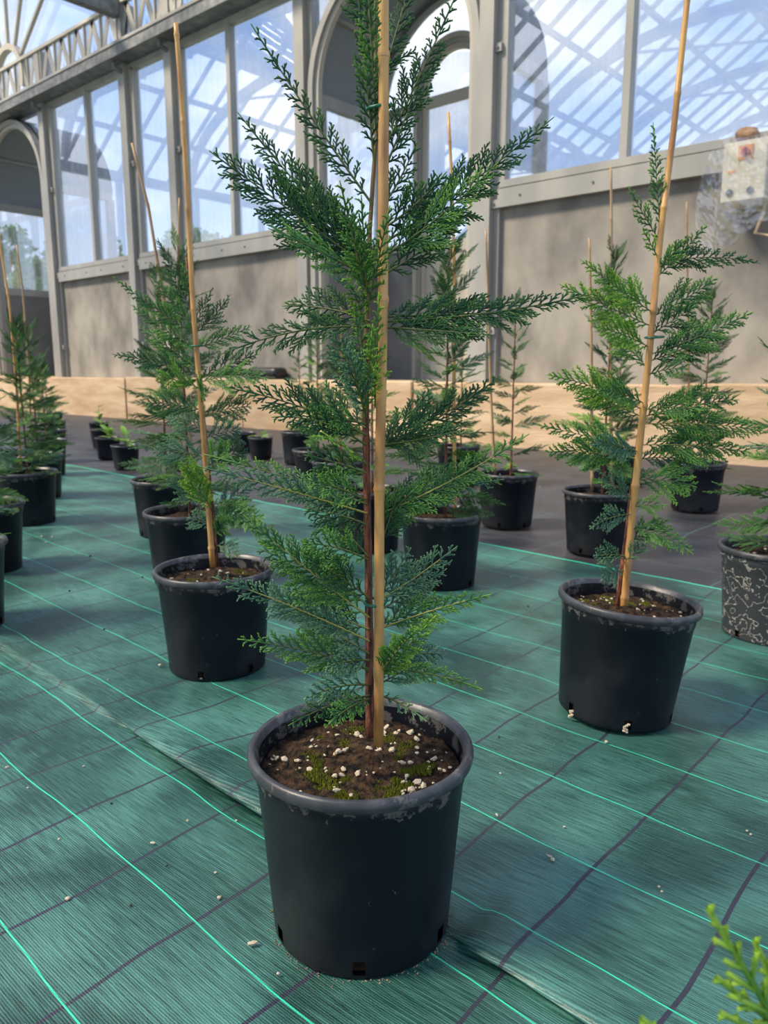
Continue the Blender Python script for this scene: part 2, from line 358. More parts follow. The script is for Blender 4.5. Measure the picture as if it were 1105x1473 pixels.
# ------------------------------------------------------------------ setting: ground sheets
POT_SPOTS = []            # filled first: (x, y, radius) so that the fabric lies flat under the pots
PH, PR = 0.274, 0.158
def pot_place(px, py, zr=0.274): return on_z(px, py, zr)
RIMS = dict(main=(519, 1066), left=(308, 815), right=(892, 862), left_second=(268, 733), left_third=(236, 688), middle=(635, 735), far_right=(1116, 785),
            plain=(731, 679), behind_right=(862, 704), behind_right_far=(1004, 664), edge_a=(-27, 722), edge_b=(-72, 779), edge_c=(36, 677), edge_d=(52, 653),
            mid_a=(430, 620), mid_b=(455, 646), mid_c=(487, 662), hidden=(531, 702), back_a=(660, 640), back_b=(884, 643), edge_e=(68, 618), edge_f=(64, 632))
LOC = {k: pot_place(*v) for k, v in RIMS.items()}
for k in LOC: LOC[k].z = 0
SMALL = [(180, 640), (155, 629), (146, 617), (142, 607), (352, 622), (375, 629), (78, 594), (80, 606)]
SLOC = [on_z(x, y, 0.19) for x, y in SMALL]
for v in SLOC: v.z = 0
POT_SPOTS = [(v.x, v.y, 0.131) for v in LOC.values()] + [(v.x, v.y, 0.09) for v in SLOC]

def fold_line(x): return 0.804 - 0.05 * (max(min(x, 1), -4) + 1.2)
def shear(x, y): return y - 0.05 * (max(min(x, 1), -9) + 0.6) * sm((y - 1.5) / 1.2)
def sm(t): t = min(max(t, 0), 1); return t * t * (3 - 2 * t)
def sheet(name, xs, ys, mname, fold, amp):
    """wrinkled sheet; uv 'sheet' keeps the flat woven coordinates"""
    rows = list(ys)
    V = []; UV = []; nx = len(xs)
    prof = [(0.0, 0.0), (0.012, 0.0), (0.030, 0.001), (0.034, 0.006), (0.026, 0.011), (0.008, 0.016), (-0.010, 0.021), (-0.014, 0.026), (-0.008, 0.031), (0.010, 0.036), (0.035, 0.036), (0.08, 0.027), (0.14, 0.014), (0.20, 0.004)]
    LIN = [0.0, 0.003, 0.006, 0.008, 0.010, 0.012, 0.015, 0.018, 0.022, 0.030, 0.045, 0.088, 0.14, 0.20]
    seq = [(y, None) for y in rows]
    if fold:
        seq = [(y, None) for y in rows if y < 0.745] + [(None, i) for i in range(len(prof))] + [(y, None) for y in rows if y > 1.08]
    for (y, pi) in seq:
        for x in xs:
            fl = fold_line(x)
            if pi is None: yy = shear(x, y) if fold else y; zz = 0.0; ub = yy
            else:
                a = sm((x + 1.62) / 0.34) * (0.85 + 0.15 * sm((x + 1.3) / 0.3)) * (1 - 0.45 * sm((x + 0.65) / 0.15)); smooth_a = 1 - sm((x + 1.75) / 0.4)
                for (px, py, pr) in POT_SPOTS:
                    d2 = (x - px) ** 2 + (fl - py) ** 2
                    if d2 < 0.09: a *= sm((math.sqrt(d2) - pr - 0.004) / 0.035)
                dy, dz = prof[pi]; lin = LIN[pi]
                yy = fl + dy * a + lin * (1 - a); ub = fl + lin
                zz = dz * a * 1.0 + 0.012 * smooth_a * math.sin(math.pi * pi / (len(prof) - 1)) ** 2
            h = amp * (mnoise.noise((x * 3.1, yy * 3.1, 1.7)) + 0.5 * mnoise.noise((x * 9, yy * 5, 4.2)) * 0.6 + 0.6 * mnoise.noise((x * 1.2, yy * 5.5, 9.2)))
            k = 1.0; ko = 1.0
            for (px, py, pr) in POT_SPOTS:
                d2 = (x - px) ** 2 + (yy - py) ** 2
                if d2 < 0.09: k *= sm((math.sqrt(d2) - pr - 0.01) / 0.10)
            z = (h + amp * 0.9) * k + zz
            V.append((x, yy, z)); UV.append((x, ub))
    ny = len(seq); Fc = [(j * nx + i, j * nx + i + 1, (j + 1) * nx + i + 1, (j + 1) * nx + i) for j in range(ny - 1) for i in range(nx - 1)]
    me = bpy.data.meshes.new(name); me.from_pydata(V, [], Fc); me.update()
    uv = me.uv_layers.new(name='sheet'); li = np.zeros(len(me.loops), np.int32); me.loops.foreach_get('vertex_index', li)
    uv.data.foreach_set('uv', np.array(UV, np.float32)[li].ravel())
    return struct(link(name, me, mname, None, smooth=True))
def steps(a, b, s): n = max(1, int(round((b - a) / s))); return [a + (b - a) * i / n for i in range(n)]
xs_g = steps(-16, -5, 0.25) + steps(-5, -2.6, 0.06) + steps(-2.6, 0.3, 0.022) + steps(0.3, 4, 0.3) + [4]
ys_g = steps(-3.0, 0.2, 0.2) + steps(0.2, 1.7, 0.022) + steps(1.7, 2.84, 0.04) + [2.84]
sheet('floor_green_fabric', xs_g, ys_g, 'fabric_green', True, 0.0042)
xs_b = steps(-18, -8, 0.25) + steps(-8, 0.5, 0.07) + steps(0.5, 6, 0.5) + [6]
ys_b = steps(2.74, 7.0, 0.07) + [7.0]
fb = sheet('floor_black_fabric', xs_b, ys_b, 'fabric_black', False, 0.007); fb.location.z = -0.012
struct(MB().box(-30, 14, -20, 7.6, -0.30, -0.045).build('floor', 'dirt_ground'))
struct(MB().box(-120, 120, 7.6, 160, -0.3, -0.10).build('ground_outside', 'dirt_ground'))

# ------------------------------------------------------------------ setting: ledge and glazed wall
YW = 7.15
PX = [-16.9, -14.12, -11.45, -10.22, -7.47, -4.73, -1.62, 1.2]
ledge = struct(empty('trim_1'))
lx = [-20.5, -17.4, -14.5, -11.62, -8.6, -5.55, -2.5, 0.6, 3.7]
for i in range(len(lx) - 1):
    b = MB().box(lx[i] + 0.012, lx[i + 1] - 0.012, 6.86 + 0.012 * (i % 2), 7.30, -0.05, 0.672 - 0.008 * (i % 3))
    o = b.build('ledge_block', 'ledge', ledge); bv = o.modifiers.new('bevel', 'BEVEL'); bv.width = 0.015; bv.segments = 2
wall = struct(empty('wall_back'))
ZS0, ZS1, ZH = 2.36, 2.60, 5.33
F0, F1 = ZH + 0.26, ZH + 0.88
for i, x in enumerate(PX):                      # posts
    MB().box(x - 0.11, x + 0.06, 7.02, 7.26, 0.66, F1).build('post', 'aluminium', wall)
    p = MB(); p.box(x + 0.06, x + 0.13, 7.10, 7.24, 0.66, F1); p.build('post_flange', 'aluminium', wall)
    for zz in (2.47, 3.95, 1.2):
        br = MB().box(x - 0.03, x + 0.13, 7.06, 7.10, zz - 0.04, zz + 0.04).build('bracket', 'aluminium', wall)
        bo = MB().tube([(x + 0.09, 7.045, zz), (x + 0.09, 7.061, zz)], 0.012, 8).build('bolt', 'screw_grey', br)
wn = 0
def glazing(xa, xb, mull, n):
    """concrete panel, rail, frame and panes between two posts"""
    global wn
    ZS0, ZS1 = (2.43, 2.68) if xa > -5 else (2.36, 2.60)
    MB().box(xa - 0.02, xb + 0.02, YW, YW + 0.10, 0.66, ZS0 + 0.05).build('concrete_panel', 'concrete', wall)
    MB().box(xa, xb, 7.06, 7.16, ZS0, ZS1 - 0.07).build('sill_rail', 'aluminium', wall)
    wn += 1; wi = struct(empty('window_%d' % wn))
    f = MB(); f.box(xa, xb, 7.08, 7.2, ZS1 - 0.055, ZS1 + 0.015); f.box(xa, xb, 7.10, 7.2, ZH - 0.03, ZH + 0.06)
    f.box(xa, xa + 0.05, 7.10, 7.2, ZS1, ZH); f.box(xb - 0.05, xb, 7.10, 7.2, ZS1, ZH); f.build('window_frame', 'aluminium', wi)
    cuts = [xa] + mull + [xb]
    for mxx in mull: MB().box(mxx - 0.035, mxx + 0.035, 7.09, 7.2, ZS1, ZH).build('mullion', 'aluminium', wi)
    for a, b in zip(cuts[:-1], cuts[1:]):
        MB().box(a + 0.02, b - 0.02, 7.16, 7.168, ZS1 - 0.02, ZH + 0.02).build('pane', 'window_glass', wi)
        for q in (0.2, 0.8):
            MB().tube([(a + (b - a) * q, 7.05, ZS0 + 0.09), (a + (b - a) * q, 7.062, ZS0 + 0.09)], 0.012, 8).build('screw', 'screw_grey', wi)
glazing(-19.6, PX[0] - 0.11, [-18.3], 2)
glazing(PX[1] + 0.13, PX[2] - 0.11, [-12.72], 2)
glazing(PX[2] + 0.13, PX[3] - 0.11, [], 1)
glazing(PX[3] + 0.13, PX[4] - 0.11, [-8.95], 2)
glazing(PX[5] + 0.13, PX[6] - 0.11, [-3.28], 2)
glazing(PX[6] + 0.13, PX[7] - 0.11, [-0.5], 2)

def arc(cx, cz, r, a0, a1, n): return [(cx + r * math.cos(math.radians(a0 + (a1 - a0) * i / n)), cz + r * math.sin(math.radians(a0 + (a1 - a0) * i / n))) for i in range(n + 1)]
def ring_mesh(cx, cz, r0, r1, y0, y1, n=32, a0=0, a1=180):
    m = MB(); o = arc(cx, cz, r1, a0, a1, n); i = arc(cx, cz, r0, a0, a1, n)
    for k in range(n):
        b = len(m.v)
        for (q, y) in ((o, y0), (o, y1), (i, y1), (i, y0)):
            m.v += [(q[k][0], y, q[k][1]), (q[k + 1][0], y, q[k + 1][1])]
        for s in range(4):
            a = b + 2 * s; c = b + 2 * ((s + 1) % 4); m.f.append((a, a + 1, c + 1, c))
    return m
def plate_with_arch(x0, x1, z0, z1, cx, cz, r, y0, y1, n=32):
    """flat plate x0..x1, z0..z1 with a half-round bite of radius r (open at the bottom edge z0=cz)"""
    m = MB(); a = arc(cx, cz, r, 180, 0, n)
    for k in range(n):
        (xa, za), (xb, zb) = a[k], a[k + 1]
        for (y) in (y0, y1): m.poly([(xa, y, za), (xb, y, zb), (xb, y, z1), (xa, y, z1)])
    if cx - r > x0 + 1e-3:
        for y in (y0, y1): m.poly([(x0, y, z0), (cx - r, y, z0), (cx - r, y, z1), (x0, y, z1)])
    if x1 > cx + r + 1e-3:
        for y in (y0, y1): m.poly([(cx + r, y, z0), (x1, y, z0), (x1, y, z1), (cx + r, y, z1)])
    return m

SPR = 4.10
def porch(xa, xb, yb, n):
    """barrel-vaulted glazed porch that projects out of the wall"""
    cx = (xa + xb) / 2; R = (xb - xa) / 2
    wl = struct(empty('wall_porch_%d' % n))
    # vault shell with ribs
    v = MB(); A = arc(cx, SPR, R, 180, 0, 28); B_ = arc(cx, SPR, R + 0.05, 180, 0, 28)
    for k in range(28):
        v.poly([(A[k][0], YW, A[k][1]), (A[k + 1][0], YW, A[k + 1][1]), (A[k + 1][0], yb, A[k + 1][1]), (A[k][0], yb, A[k][1])])
        v.poly([(B_[k][0], YW, B_[k][1]), (B_[k][0], yb, B_[k][1]), (B_[k + 1][0], yb, B_[k + 1][1]), (B_[k + 1][0], YW, B_[k + 1][1])])
    v.build('vault', 'vault_grey', wl)
    for ang in (40, 90, 140):
        px = cx + (R - 0.02) * math.cos(math.radians(ang)); pz = SPR + (R - 0.02) * math.sin(math.radians(ang))
        MB().bar((px, YW, pz), (px, yb, pz), 0.05, 0.05, (0, 0, 1)).build('vault_rib', 'aluminium', wl)
    for r0, r1, y0, y1, nm, mm in ((R - 0.05, R + 0.03, 7.02, 7.145, 'arch_frame', 'aluminium'), (R - 0.11, R - 0.045, 7.06, 7.13, 'arch_moulding', 'cream_trim')):
        g_ = ring_mesh(cx, SPR, r0, r1, y0, y1); g_.box(cx - r1, cx - r0, y0, y1, 0.64, SPR); g_.box(cx + r0, cx + r1, y0, y1, 0.64, SPR); g_.build(nm, mm, wl)
    ring_mesh(cx, SPR, R - 0.06, R + 0.02, yb - 0.08, yb + 0.04).build('arch_frame', 'aluminium_dark', wl)
    for s, x in ((1, xa), (-1, xb)):             # side walls
        x0, x1 = (x - 0.05, x + 0.03) if s == 1 else (x - 0.03, x + 0.05)
        MB().box(x0, x1, YW, yb, 0.5, 2.36).build('side_panel', 'concrete_grey', wl)
        f = MB(); f.box(x0 - .01, x1 + .01, YW + .003, yb, 2.32, 2.46); f.box(x0 - .01, x1 + .01, YW + .003, yb, SPR - 0.12, SPR + 0.02)
        f.box(x0 - .014, x1 + .014, yb - 0.10, yb + 0.034, 0.49, SPR - .1); f.box(x0 - .014, x1 + .014, YW - 0.013, YW + 0.12, 0.49, SPR - .1); f.build('side_frame', 'aluminium', wl)
        MB().box(x - 0.004, x + 0.004, YW + 0.1, yb - 0.08, 2.44, SPR - 0.1).build('pane', 'window_glass', wl)
    # back wall
    dr = 0.60; dz = 4.22
    for x0, x1 in ((xa, cx - dr), (cx + dr, xb)):
        MB().box(x0, x1, yb - 0.05, yb + 0.03, 0.5, 2.36).build('back_panel', 'concrete_grey', wl)
        f = MB(); f.box(x0, x1, yb - 0.07, yb + 0.03, 2.34, 2.44); f.box(x0, x1, yb - 0.07, yb + 0.03, SPR - 0.06, SPR + 0.05); f.build('back_rail', 'aluminium', wl)
        MB().box(x0, x1, yb - 0.01, yb - 0.004, 2.42, SPR).build('pane', 'window_glass', wl)
    ty = MB(); a1 = arc(cx, SPR, R, 180, 0, 32)
    for k in range(32):                          # tympanum glass around the arched door
        (x1, z1), (x2, z2) = a1[k], a1[k + 1]
        lo = lambda x: SPR if abs(x - cx) >= dr else dz + math.sqrt(max(dr * dr - (x - cx) ** 2, 0))
        ty.poly([(x1, yb - 0.006, min(lo(x1), z1)), (x2, yb - 0.006, min(lo(x2), z2)), (x2, yb - 0.006, z2), (x1, yb - 0.006, z1)])
    ty.build('tympanum_pane', 'window_glass', wl)
    d = struct(empty('door_%d' % n))
    for r0, r1, y0, y1, mm in ((dr - 0.06, dr, yb - 0.10, yb + 0.04, 'cream_trim'), (dr - 0.11, dr - 0.055, yb - 0.07, yb + 0.03, 'aluminium'), (dr - 0.17, dr - 0.105, yb - 0.045, yb + 0.02, 'cream_trim')):
        g = ring_mesh(cx, dz, r0, r1, y0, y1)
        g.box(cx - r1, cx - r0, y0, y1, 0.66, dz); g.box(cx + r0, cx + r1, y0, y1, 0.66, dz); g.build('door_frame', mm, d)
    g = MB(); ri = dr - 0.16; g.box(cx - ri, cx + ri, yb - 0.05, yb + 0.02, 4.06, 4.18); g.box(cx - ri, cx + ri, yb - 0.05, yb + 0.02, 2.28, 2.42); g.build('door_rail', 'cream_trim', d)
    MB().box(cx - ri, cx + ri, yb - 0.03, yb, 0.66, 2.30).build('door_panel', 'cream_trim', d)
    MB().box(cx - ri, cx + ri, yb - 0.015, yb - 0.008, 2.4, 4.08).build('door_pane', 'window_glass', d)
    h = MB(); aa = arc(cx, dz - 0.05, ri + 0.01, 0, 180, 24); h.poly([(x, yb - 0.012, z) for x, z in aa]); h.build('fanlight_pane', 'window_glass', d)
    for zz in (3.1, 4.0, 1.4): MB().box(cx - dr + 0.03, cx - dr + 0.07, yb - 0.12, yb - 0.09, zz - 0.06, zz + 0.06).build('hinge', 'aluminium', d)
    # spandrel glass
    plate_with_arch(xa, xb, SPR, ZH + 0.02, cx, SPR, R - 0.02, 7.15, 7.156).build('spandrel_pane', 'window_glass', wl)
    # porch floor
    MB().box(xa, xb, YW - 0.02, yb, 0.45, 0.66).build('porch_floor', 'concrete_grey', wl)
porch(PX[4] + 0.16, PX[5] - 0.14, 8.36, 1)
porch(PX[0] + 0.16, PX[1] - 0.14, 8.36, 2)

# eaves gutter beam, frieze and clerestory
bm_ = struct(empty('trim_2'))
g = MB(); X0, X1 = -19.5, 3.5
g.box(X0, X1, 6.80, 7.30, ZH + 0.06, ZH + 0.10); g.box(X0, X1, 6.78, 6.82, ZH + 0.05, ZH + 0.23); g.box(X0, X1, 6.98, 7.30, ZH + 0.1, ZH + 0.26)
g.build('gutter_beam', 'gutter_steel', bm_)
MB().box(X0, X1, 6.765, 6.782, ZH + 0.20, ZH + 0.24).build('gutter_lip', 'aluminium', bm_)
for i, x in enumerate(PX): MB().tube([(x, 6.90, ZH + 0.065), (x, 6.90, ZH - 0.02), (x, 7.03, ZH - 0.05)], 0.035, 10).build('downpipe_stub', 'gutter_steel', bm_)
MB().box(X0, X1, 7.0, 7.08, F1, F1 + 0.05).build('frieze_rail', 'cream_trim', bm_)
x = X0; k = 0
while x < -7.0:
    s = 0.50
    MB().box(x - 0.012, x + 0.012, 7.02, 7.07, F0, F1).build('frieze_post', 'cream_trim', bm_)
    MB().bar((x, 7.045, F0), (x + s / 2, 7.045, F1), 0.10, 0.012).build('frieze_strap', 'aluminium', bm_)
    MB().bar((x + s, 7.045, F0), (x + s / 2, 7.045, F1), 0.10, 0.012).build('frieze_strap', 'aluminium', bm_)
    MB().poly([(x, 7.06, F0), (x + s / 2, 7.06, F1), (x, 7.06, F1)]).build('frieze_pane', 'frosted_pane', bm_)
    MB().poly([(x + s * .3, 7.06, F0), (x + s * .7, 7.06, F0), (x + s * .5, 7.06, F0 + .3)]).build('frieze_pane', 'frosted_pane', bm_)
    x += s
# roof in spans whose ridges run at right angles to the wall: gable ends, rafters, purlins, arched trusses, glazing
RIDGES = [-16.15, -6.75, 2.65]; HALF, VZ, RZ = 4.7, F1 + 0.05, 9.45
YB = -14.0
for xr in RIDGES:
    MB().poly([(xr - HALF, 7.12, F0 - 0.03), (xr + HALF, 7.12, F0 - 0.03), (xr + HALF, 7.12, VZ), (xr, 7.12, RZ), (xr - HALF, 7.12, VZ)]).build('gable_pane', 'window_glass', bm_)
    for sg in (-1, 1): MB().bar((xr + sg * HALF, 7.08, VZ), (xr, 7.08, RZ), 0.12, 0.12).build('gable_rafter', 'aluminium', bm_)
# round-headed fanlight with radiating bars in the gable above the far porch
ac = on_y(15, 118, 7.08); ra = 0.62
fan = struct(empty('window_7'))
ring_mesh(ac.x, ac.z, ra - 0.10, ra, 7.02, 7.14, 32, -20, 200).build('arch_ring', 'cream_trim', fan)
for a in (35, 62, 88, 115, 145):
    u = Vector((math.cos(math.radians(a)), 0, math.sin(math.radians(a)))); c0 = Vector((ac.x, 7.08, ac.z))
    MB().bar(c0 + u * ra, c0 + u * min(3.4, 1.6 / max(u.z, .3) + ra * .3), 0.05, 0.06).build('glazing_bar', 'cream_trim', fan)
roof = struct(empty('ceiling'))
for xr in RIDGES:
    for sg in (-1, 1):
        xv = xr + sg * HALF
        rb = MB().bar((xv, 0, VZ), (xr, 0, RZ), 0.07, 0.10, (0, 0, 1)).mesh('rafter'); rb.materials.append(MATS['aluminium_dark'])
        for i in range(26): link('rafter', rb, None, roof, (0, 6.6 - i * 0.8, 0))
        for t in (0.25, 0.5, 0.75):
            x = xv + (xr - xv) * t; z = VZ + (RZ - VZ) * t
            MB().bar((x, 7.1, z), (x, YB, z), 0.09, 0.12, (0, 0, 1)).build('purlin', 'aluminium_dark', roof)
        MB().poly([(xv, 7.15, VZ + .08), (xv, YB, VZ + .08), (xr, YB, RZ + .08), (xr, 7.15, RZ + .08)]).build('roof_glazing', 'roof_glass', roof)
    MB().bar((xr, 7.1, RZ), (xr, YB, RZ), 0.14, 0.18, (0, 0, 1)).build('ridge_beam', 'aluminium_dark', roof)
    for yy in (3.4, -0.6, -4.6, -8.6, -12.6):        # arched trusses
        pts = [(xr + (HALF - 0.1) * math.cos(q), yy, VZ + 0.1 + 2.2 * math.sin(q)) for q in [math.pi * i / 20 for i in range(21)]]
        m = MB()
        for p_, q_ in zip(pts[:-1], pts[1:]): m.bar(p_, q_, 0.14, 0.24, (0, 0, 1))
        m.build('arched_truss', 'aluminium_dark', roof)
        MB().bar((xr - 2.3, yy, VZ + 2.0), (xr + 0.6, yy - 4.0, RZ - 0.4), 0.06, 0.06, (0, 0, 1)).build('brace', 'aluminium_dark', roof)
for xv in (-20.85, -11.45, -2.05, 7.35):
    MB().bar((xv, 7.0, VZ - 0.10), (xv, YB, VZ - 0.10), 0.16, 0.26, (0, 0, 1)).build('valley_gutter', 'gutter_steel', roof)
    for yy in (-6.5, -13.0): MB().box(xv - 0.07, xv + 0.07, yy - 0.07, yy + 0.07, -0.05, VZ - 0.2).build('column', 'aluminium', roof)
fwall = struct(empty('wall_front'))
MB().box(-20.9, 7.4, YB - 0.1, YB, -0.05, 0.9).build('concrete_panel', 'concrete', fwall)
MB().box(-20.9, 7.4, YB - 0.12, YB + 0.1, VZ - 0.3, VZ).build('eaves_beam', 'aluminium_dark', fwall)
MB().box(-20.9, 7.4, YB - 0.06, YB + 0.04, 3.3, 3.45).build('rail', 'aluminium', fwall)
for i in range(12): MB().box(-20.9 + i * 2.57 - 0.08, -20.9 + i * 2.57 + 0.08, YB - 0.1, YB + 0.1, 0, VZ - 0.2).build('post', 'aluminium', fwall)
lwall = struct(empty('wall_left'))
MB().box(-21.0, -20.8, YB, YW, -0.05, 2.4).build('concrete_panel', 'concrete', lwall)
for i in range(9): MB().box(-20.95, -20.8, YB + 0.2 + i * 2.6 - 0.08, YB + 0.2 + i * 2.6 + 0.08, 0, VZ - 0.2).build('post', 'aluminium', lwall)

# ------------------------------------------------------------------ trees outside
def tree(name, px, py, Y, rad, label, seed):
    top = on_y(px, py, Y); r = random.Random(seed); h = top.z
    t = tag(empty(name, (top.x, Y, -0.1)), label, 'tree', 'trees beyond the glass')
    MB().tube([(0, 0, 0), (0.1, 0, h * 0.4), (0, 0.1, h * 0.8)], [rad * 0.09, rad * 0.06, rad * 0.02], 8).build('trunk', 'tree_bark', t)
    M = 5200; g_ = np.random.default_rng(seed)
    blobs = [(g_.normal(0, rad * 0.42), g_.normal(0, rad * 0.42), h - rad * 0.42 - abs(g_.normal(0, rad * 0.75)), rad * g_.uniform(0.28, 0.5)) for _ in range(16)]
    bi = g_.integers(0, 16, M); bl = np.array(blobs)[bi]; d = g_.normal(0, 1, (M, 3)); d /= np.linalg.norm(d, axis=1, keepdims=True)
    c = bl[:, :3] + d * (bl[:, 3] * g_.uniform(0.55, 1.0, M))[:, None]
    u = g_.normal(0, 1, (M, 3)); u /= np.linalg.norm(u, axis=1, keepdims=True); v = np.cross(u, g_.normal(0, 1, (M, 3))); v /= np.linalg.norm(v, axis=1, keepdims=True)
    s = (rad * g_.uniform(0.05, 0.09, M))[:, None]
    V = np.stack([c - u * s, c + v * s * 0.6, c + u * s, c - v * s * 0.6], 1).reshape(-1, 3)
    np_parts = (V, np.arange(M * 4).reshape(M, 4), np.repeat(g_.uniform(0.1, 0.9, M), 4))
    link('crown', np_mesh('crown', [np_parts], 'tree_leaf'), None, t)
tree('leafy_tree', 62, 312, 18.5, 2.3, 'tall leafy tree behind the pane of the arched porch at the wall end', 3)
tree('leafy_tree', 140, 315, 30.0, 3.2, 'green tree seen through the pair of panes next to the arched porch', 4)
tree('leafy_tree', 292, 318, 26.0, 1.9, 'small round tree seen through the panes beside the plain concrete bay', 5)
tree('leafy_tree', 665, 322, 27.0, 2.4, 'tree with its top showing in the arched door pane', 6)
tree('leafy_tree', 500, 318, 17.0, 1.7, 'tree showing beside the arched door behind the tall staked conifer', 8)
tree('leafy_tree', 40, 385, 13.0, 1.5, 'low dense bush at the foot of the tall leafy tree', 9)

# ------------------------------------------------------------------ pots, soil, canes
def pot_mesh(n=96, h=PH, R=PR):
    k = R / 0.15; z = h / 0.30
    prof = [(.0, .003), (.112 * k, .003), (.118 * k, .0), (.121 * k, .003), (.1215 * k, .009 * z), (.1228 * k, .032 * z), (.125 * k, .06 * z), (.131 * k, .15 * z), (.1385 * k, .252 * z), (.1405 * k, .256 * z), (.142 * k, .276 * z), (.1405 * k, .279 * z)]
    hs = n // 6
    skip = lambda kk, q: kk == 4 and (q % hs) in (0, 1)
    m = MB().lathe(prof, n, skip)
    # inner skin
    b = len(m.v); inner = [(.1185 * k, .009 * z), (.1198 * k, .032 * z), (.128 * k, .15 * z), (.1345 * k, .25 * z), (.137 * k, .288 * z)]
    m.lathe(inner, n, lambda kk, q: kk == 0 and (q % hs) in (0, 1))
    return m.mesh('pot')
def rim_mesh(n=64, h=PH, R=PR):
    k = R / 0.15; z = h / 0.30
    return MB().lathe([(.1405 * k, .2800 * z), (.1470 * k, .2800 * z), (.1500 * k, .283 * z), (.1510 * k, .289 * z), (.1500 * k, .296 * z), (.1470 * k, .300 * z), (.1435 * k, .300 * z), (.1405 * k, .298 * z), (.1365 * k, .288 * z)], n).mesh('rim')
def soil_mesh(seed, r, n=40, rings=14, amp=0.006, h=0.238):
    m = MB(); m.v.append((0, 0, h)); R0 = r
    for j in range(1, rings + 1):
        rr = R0 * j / rings
        for q in range(n):
            a = 2 * math.pi * q / n; x_, y_ = rr * math.cos(a), rr * math.sin(a)
            z_ = h + amp * (mnoise.noise((x_ * 22 + seed, y_ * 22, seed)) + 0.6 * mnoise.noise((x_ * 60, y_ * 60 + seed, 2)) + 0.45 * mnoise.noise((x_ * 190, y_ * 190 + seed, 5))) + 0.010 * math.exp(-(rr / 0.05) ** 2)
            m.v.append((x_, y_, z_))
    for q in range(n): m.f.append((0, 1 + q, 1 + (q + 1) % n))
    for j in range(rings - 1):
        for q in range(n):
            a = 1 + j * n + q; b = 1 + j * n + (q + 1) % n; m.f.append((a, a + n, b + n, b))
    b = len(m.v); s0 = 1 + (rings - 1) * n          # root ball down to the drain holes
    for q in range(n): a = 2 * math.pi * q / n; m.v.append((0.112 * R0 / 0.134 * math.cos(a), 0.112 * R0 / 0.134 * math.sin(a), 0.006))
    for q in range(n): m.f.append((s0 + q, b + q, b + (q + 1) % n, s0 + (q + 1) % n))
    me = m.mesh('soil'); me.shade_smooth(); return me
def deposits(m, z0, z1, thr):
    n = m.node_tree.nodes; l = m.node_tree.links; b = n['Principled BSDF']; src = b.inputs['Base Color'].links[0].from_socket
    t = n.new('ShaderNodeTexCoord'); sp = n.new('ShaderNodeSeparateXYZ'); l.new(t.outputs['Object'], sp.inputs[0])
    mr = n.new('ShaderNodeMapRange'); mr.inputs['From Min'].default_value = z0; mr.inputs['From Max'].default_value = z1; l.new(sp.outputs['Z'], mr.inputs['Value'])
    z = n.new('ShaderNodeTexNoise'); z.inputs['Scale'].default_value = 28; z.inputs['Detail'].default_value = 8; z.inputs['Roughness'].default_value = 0.7; l.new(t.outputs['Object'], z.inputs['Vector'])
    q = math_node(n, l, 'GREATER_THAN', math_node(n, l, 'ADD', z.outputs['Fac'], math_node(n, l, 'MULTIPLY', mr.outputs[0], 0.16)), thr)
    q2 = math_node(n, l, 'MULTIPLY', q, math_node(n, l, 'MULTIPLY', z.outputs['Fac'], 0.8))
    mx_ = n.new('ShaderNodeMix'); mx_.data_type = 'RGBA'; l.new(q2, mx_.inputs['Factor']); l.new(src, mx_.inputs['A']); mx_.inputs['B'].default_value = (0.16, 0.15, 0.135, 1); l.new(mx_.outputs['Result'], b.inputs['Base Color'])
deposits(MATS['pot_black'], 0.215, 0.25, 0.68); deposits(MATS['pot_rim'], 0.2, 0.5, 0.62)
POT = pot_mesh(); POT.materials.append(MATS['pot_black']); POT.shade_smooth()
RIM = rim_mesh(); RIM.materials.append(MATS['pot_rim']); RIM.shade_smooth()
# scuffed pot with lime-scale contour marks
def scale_mat():
    m = mat('pot_limescale', (0.030, 0.033, 0.038), 0.5); n = m.node_tree.nodes; l = m.node_tree.links; b = n['Principled BSDF']
    t = n.new('ShaderNodeTexCoord'); z = n.new('ShaderNodeTexNoise'); z.inputs['Scale'].default_value = 17; z.inputs['Detail'].default_value = 4; l.new(t.outputs['Object'], z.inputs['Vector'])
    d = math_node(n, l, 'ABSOLUTE', math_node(n, l, 'SUBTRACT', math_node(n, l, 'FRACT', math_node(n, l, 'MULTIPLY', z.outputs['Fac'], 7.0)), 0.5)); f = math_node(n, l, 'LESS_THAN', d, 0.055)
    z2 = n.new('ShaderNodeTexNoise'); z2.inputs['Scale'].default_value = 90; l.new(t.outputs['Object'], z2.inputs['Vector'])
    f2 = math_node(n, l, 'MULTIPLY', f, z2.outputs['Fac'])
    mxx = n.new('ShaderNodeMix'); mxx.data_type = 'RGBA'; l.new(f2, mxx.inputs['Factor']); mxx.inputs['A'].default_value = (0.028, 0.031, 0.036, 1); mxx.inputs['B'].default_value = (0.55, 0.52, 0.46, 1); l.new(mxx.outputs['Result'], b.inputs['Base Color'])
scale_mat()
POTW = POT.copy(); POTW.materials.clear(); POTW.materials.append(MATS['pot_limescale'])
SPOT = pot_mesh(48, 0.19, 0.115); SPOT.materials.append(MATS['pot_black']); SPOT.shade_smooth()
SRIM = rim_mesh(40, 0.19, 0.115); SRIM.materials.append(MATS['pot_rim']); SRIM.shade_smooth()
SOILS = [soil_mesh(s, 0.1405, 90, 36, 0.007) for s in (1.3, 7.7, 4.1)]
for s in SOILS: s.materials.append(MATS['soil'])
SSOIL = soil_mesh(2.2, 0.100, 20, 6, 0.003, 0.168); SSOIL.materials.append(MATS['soil'])
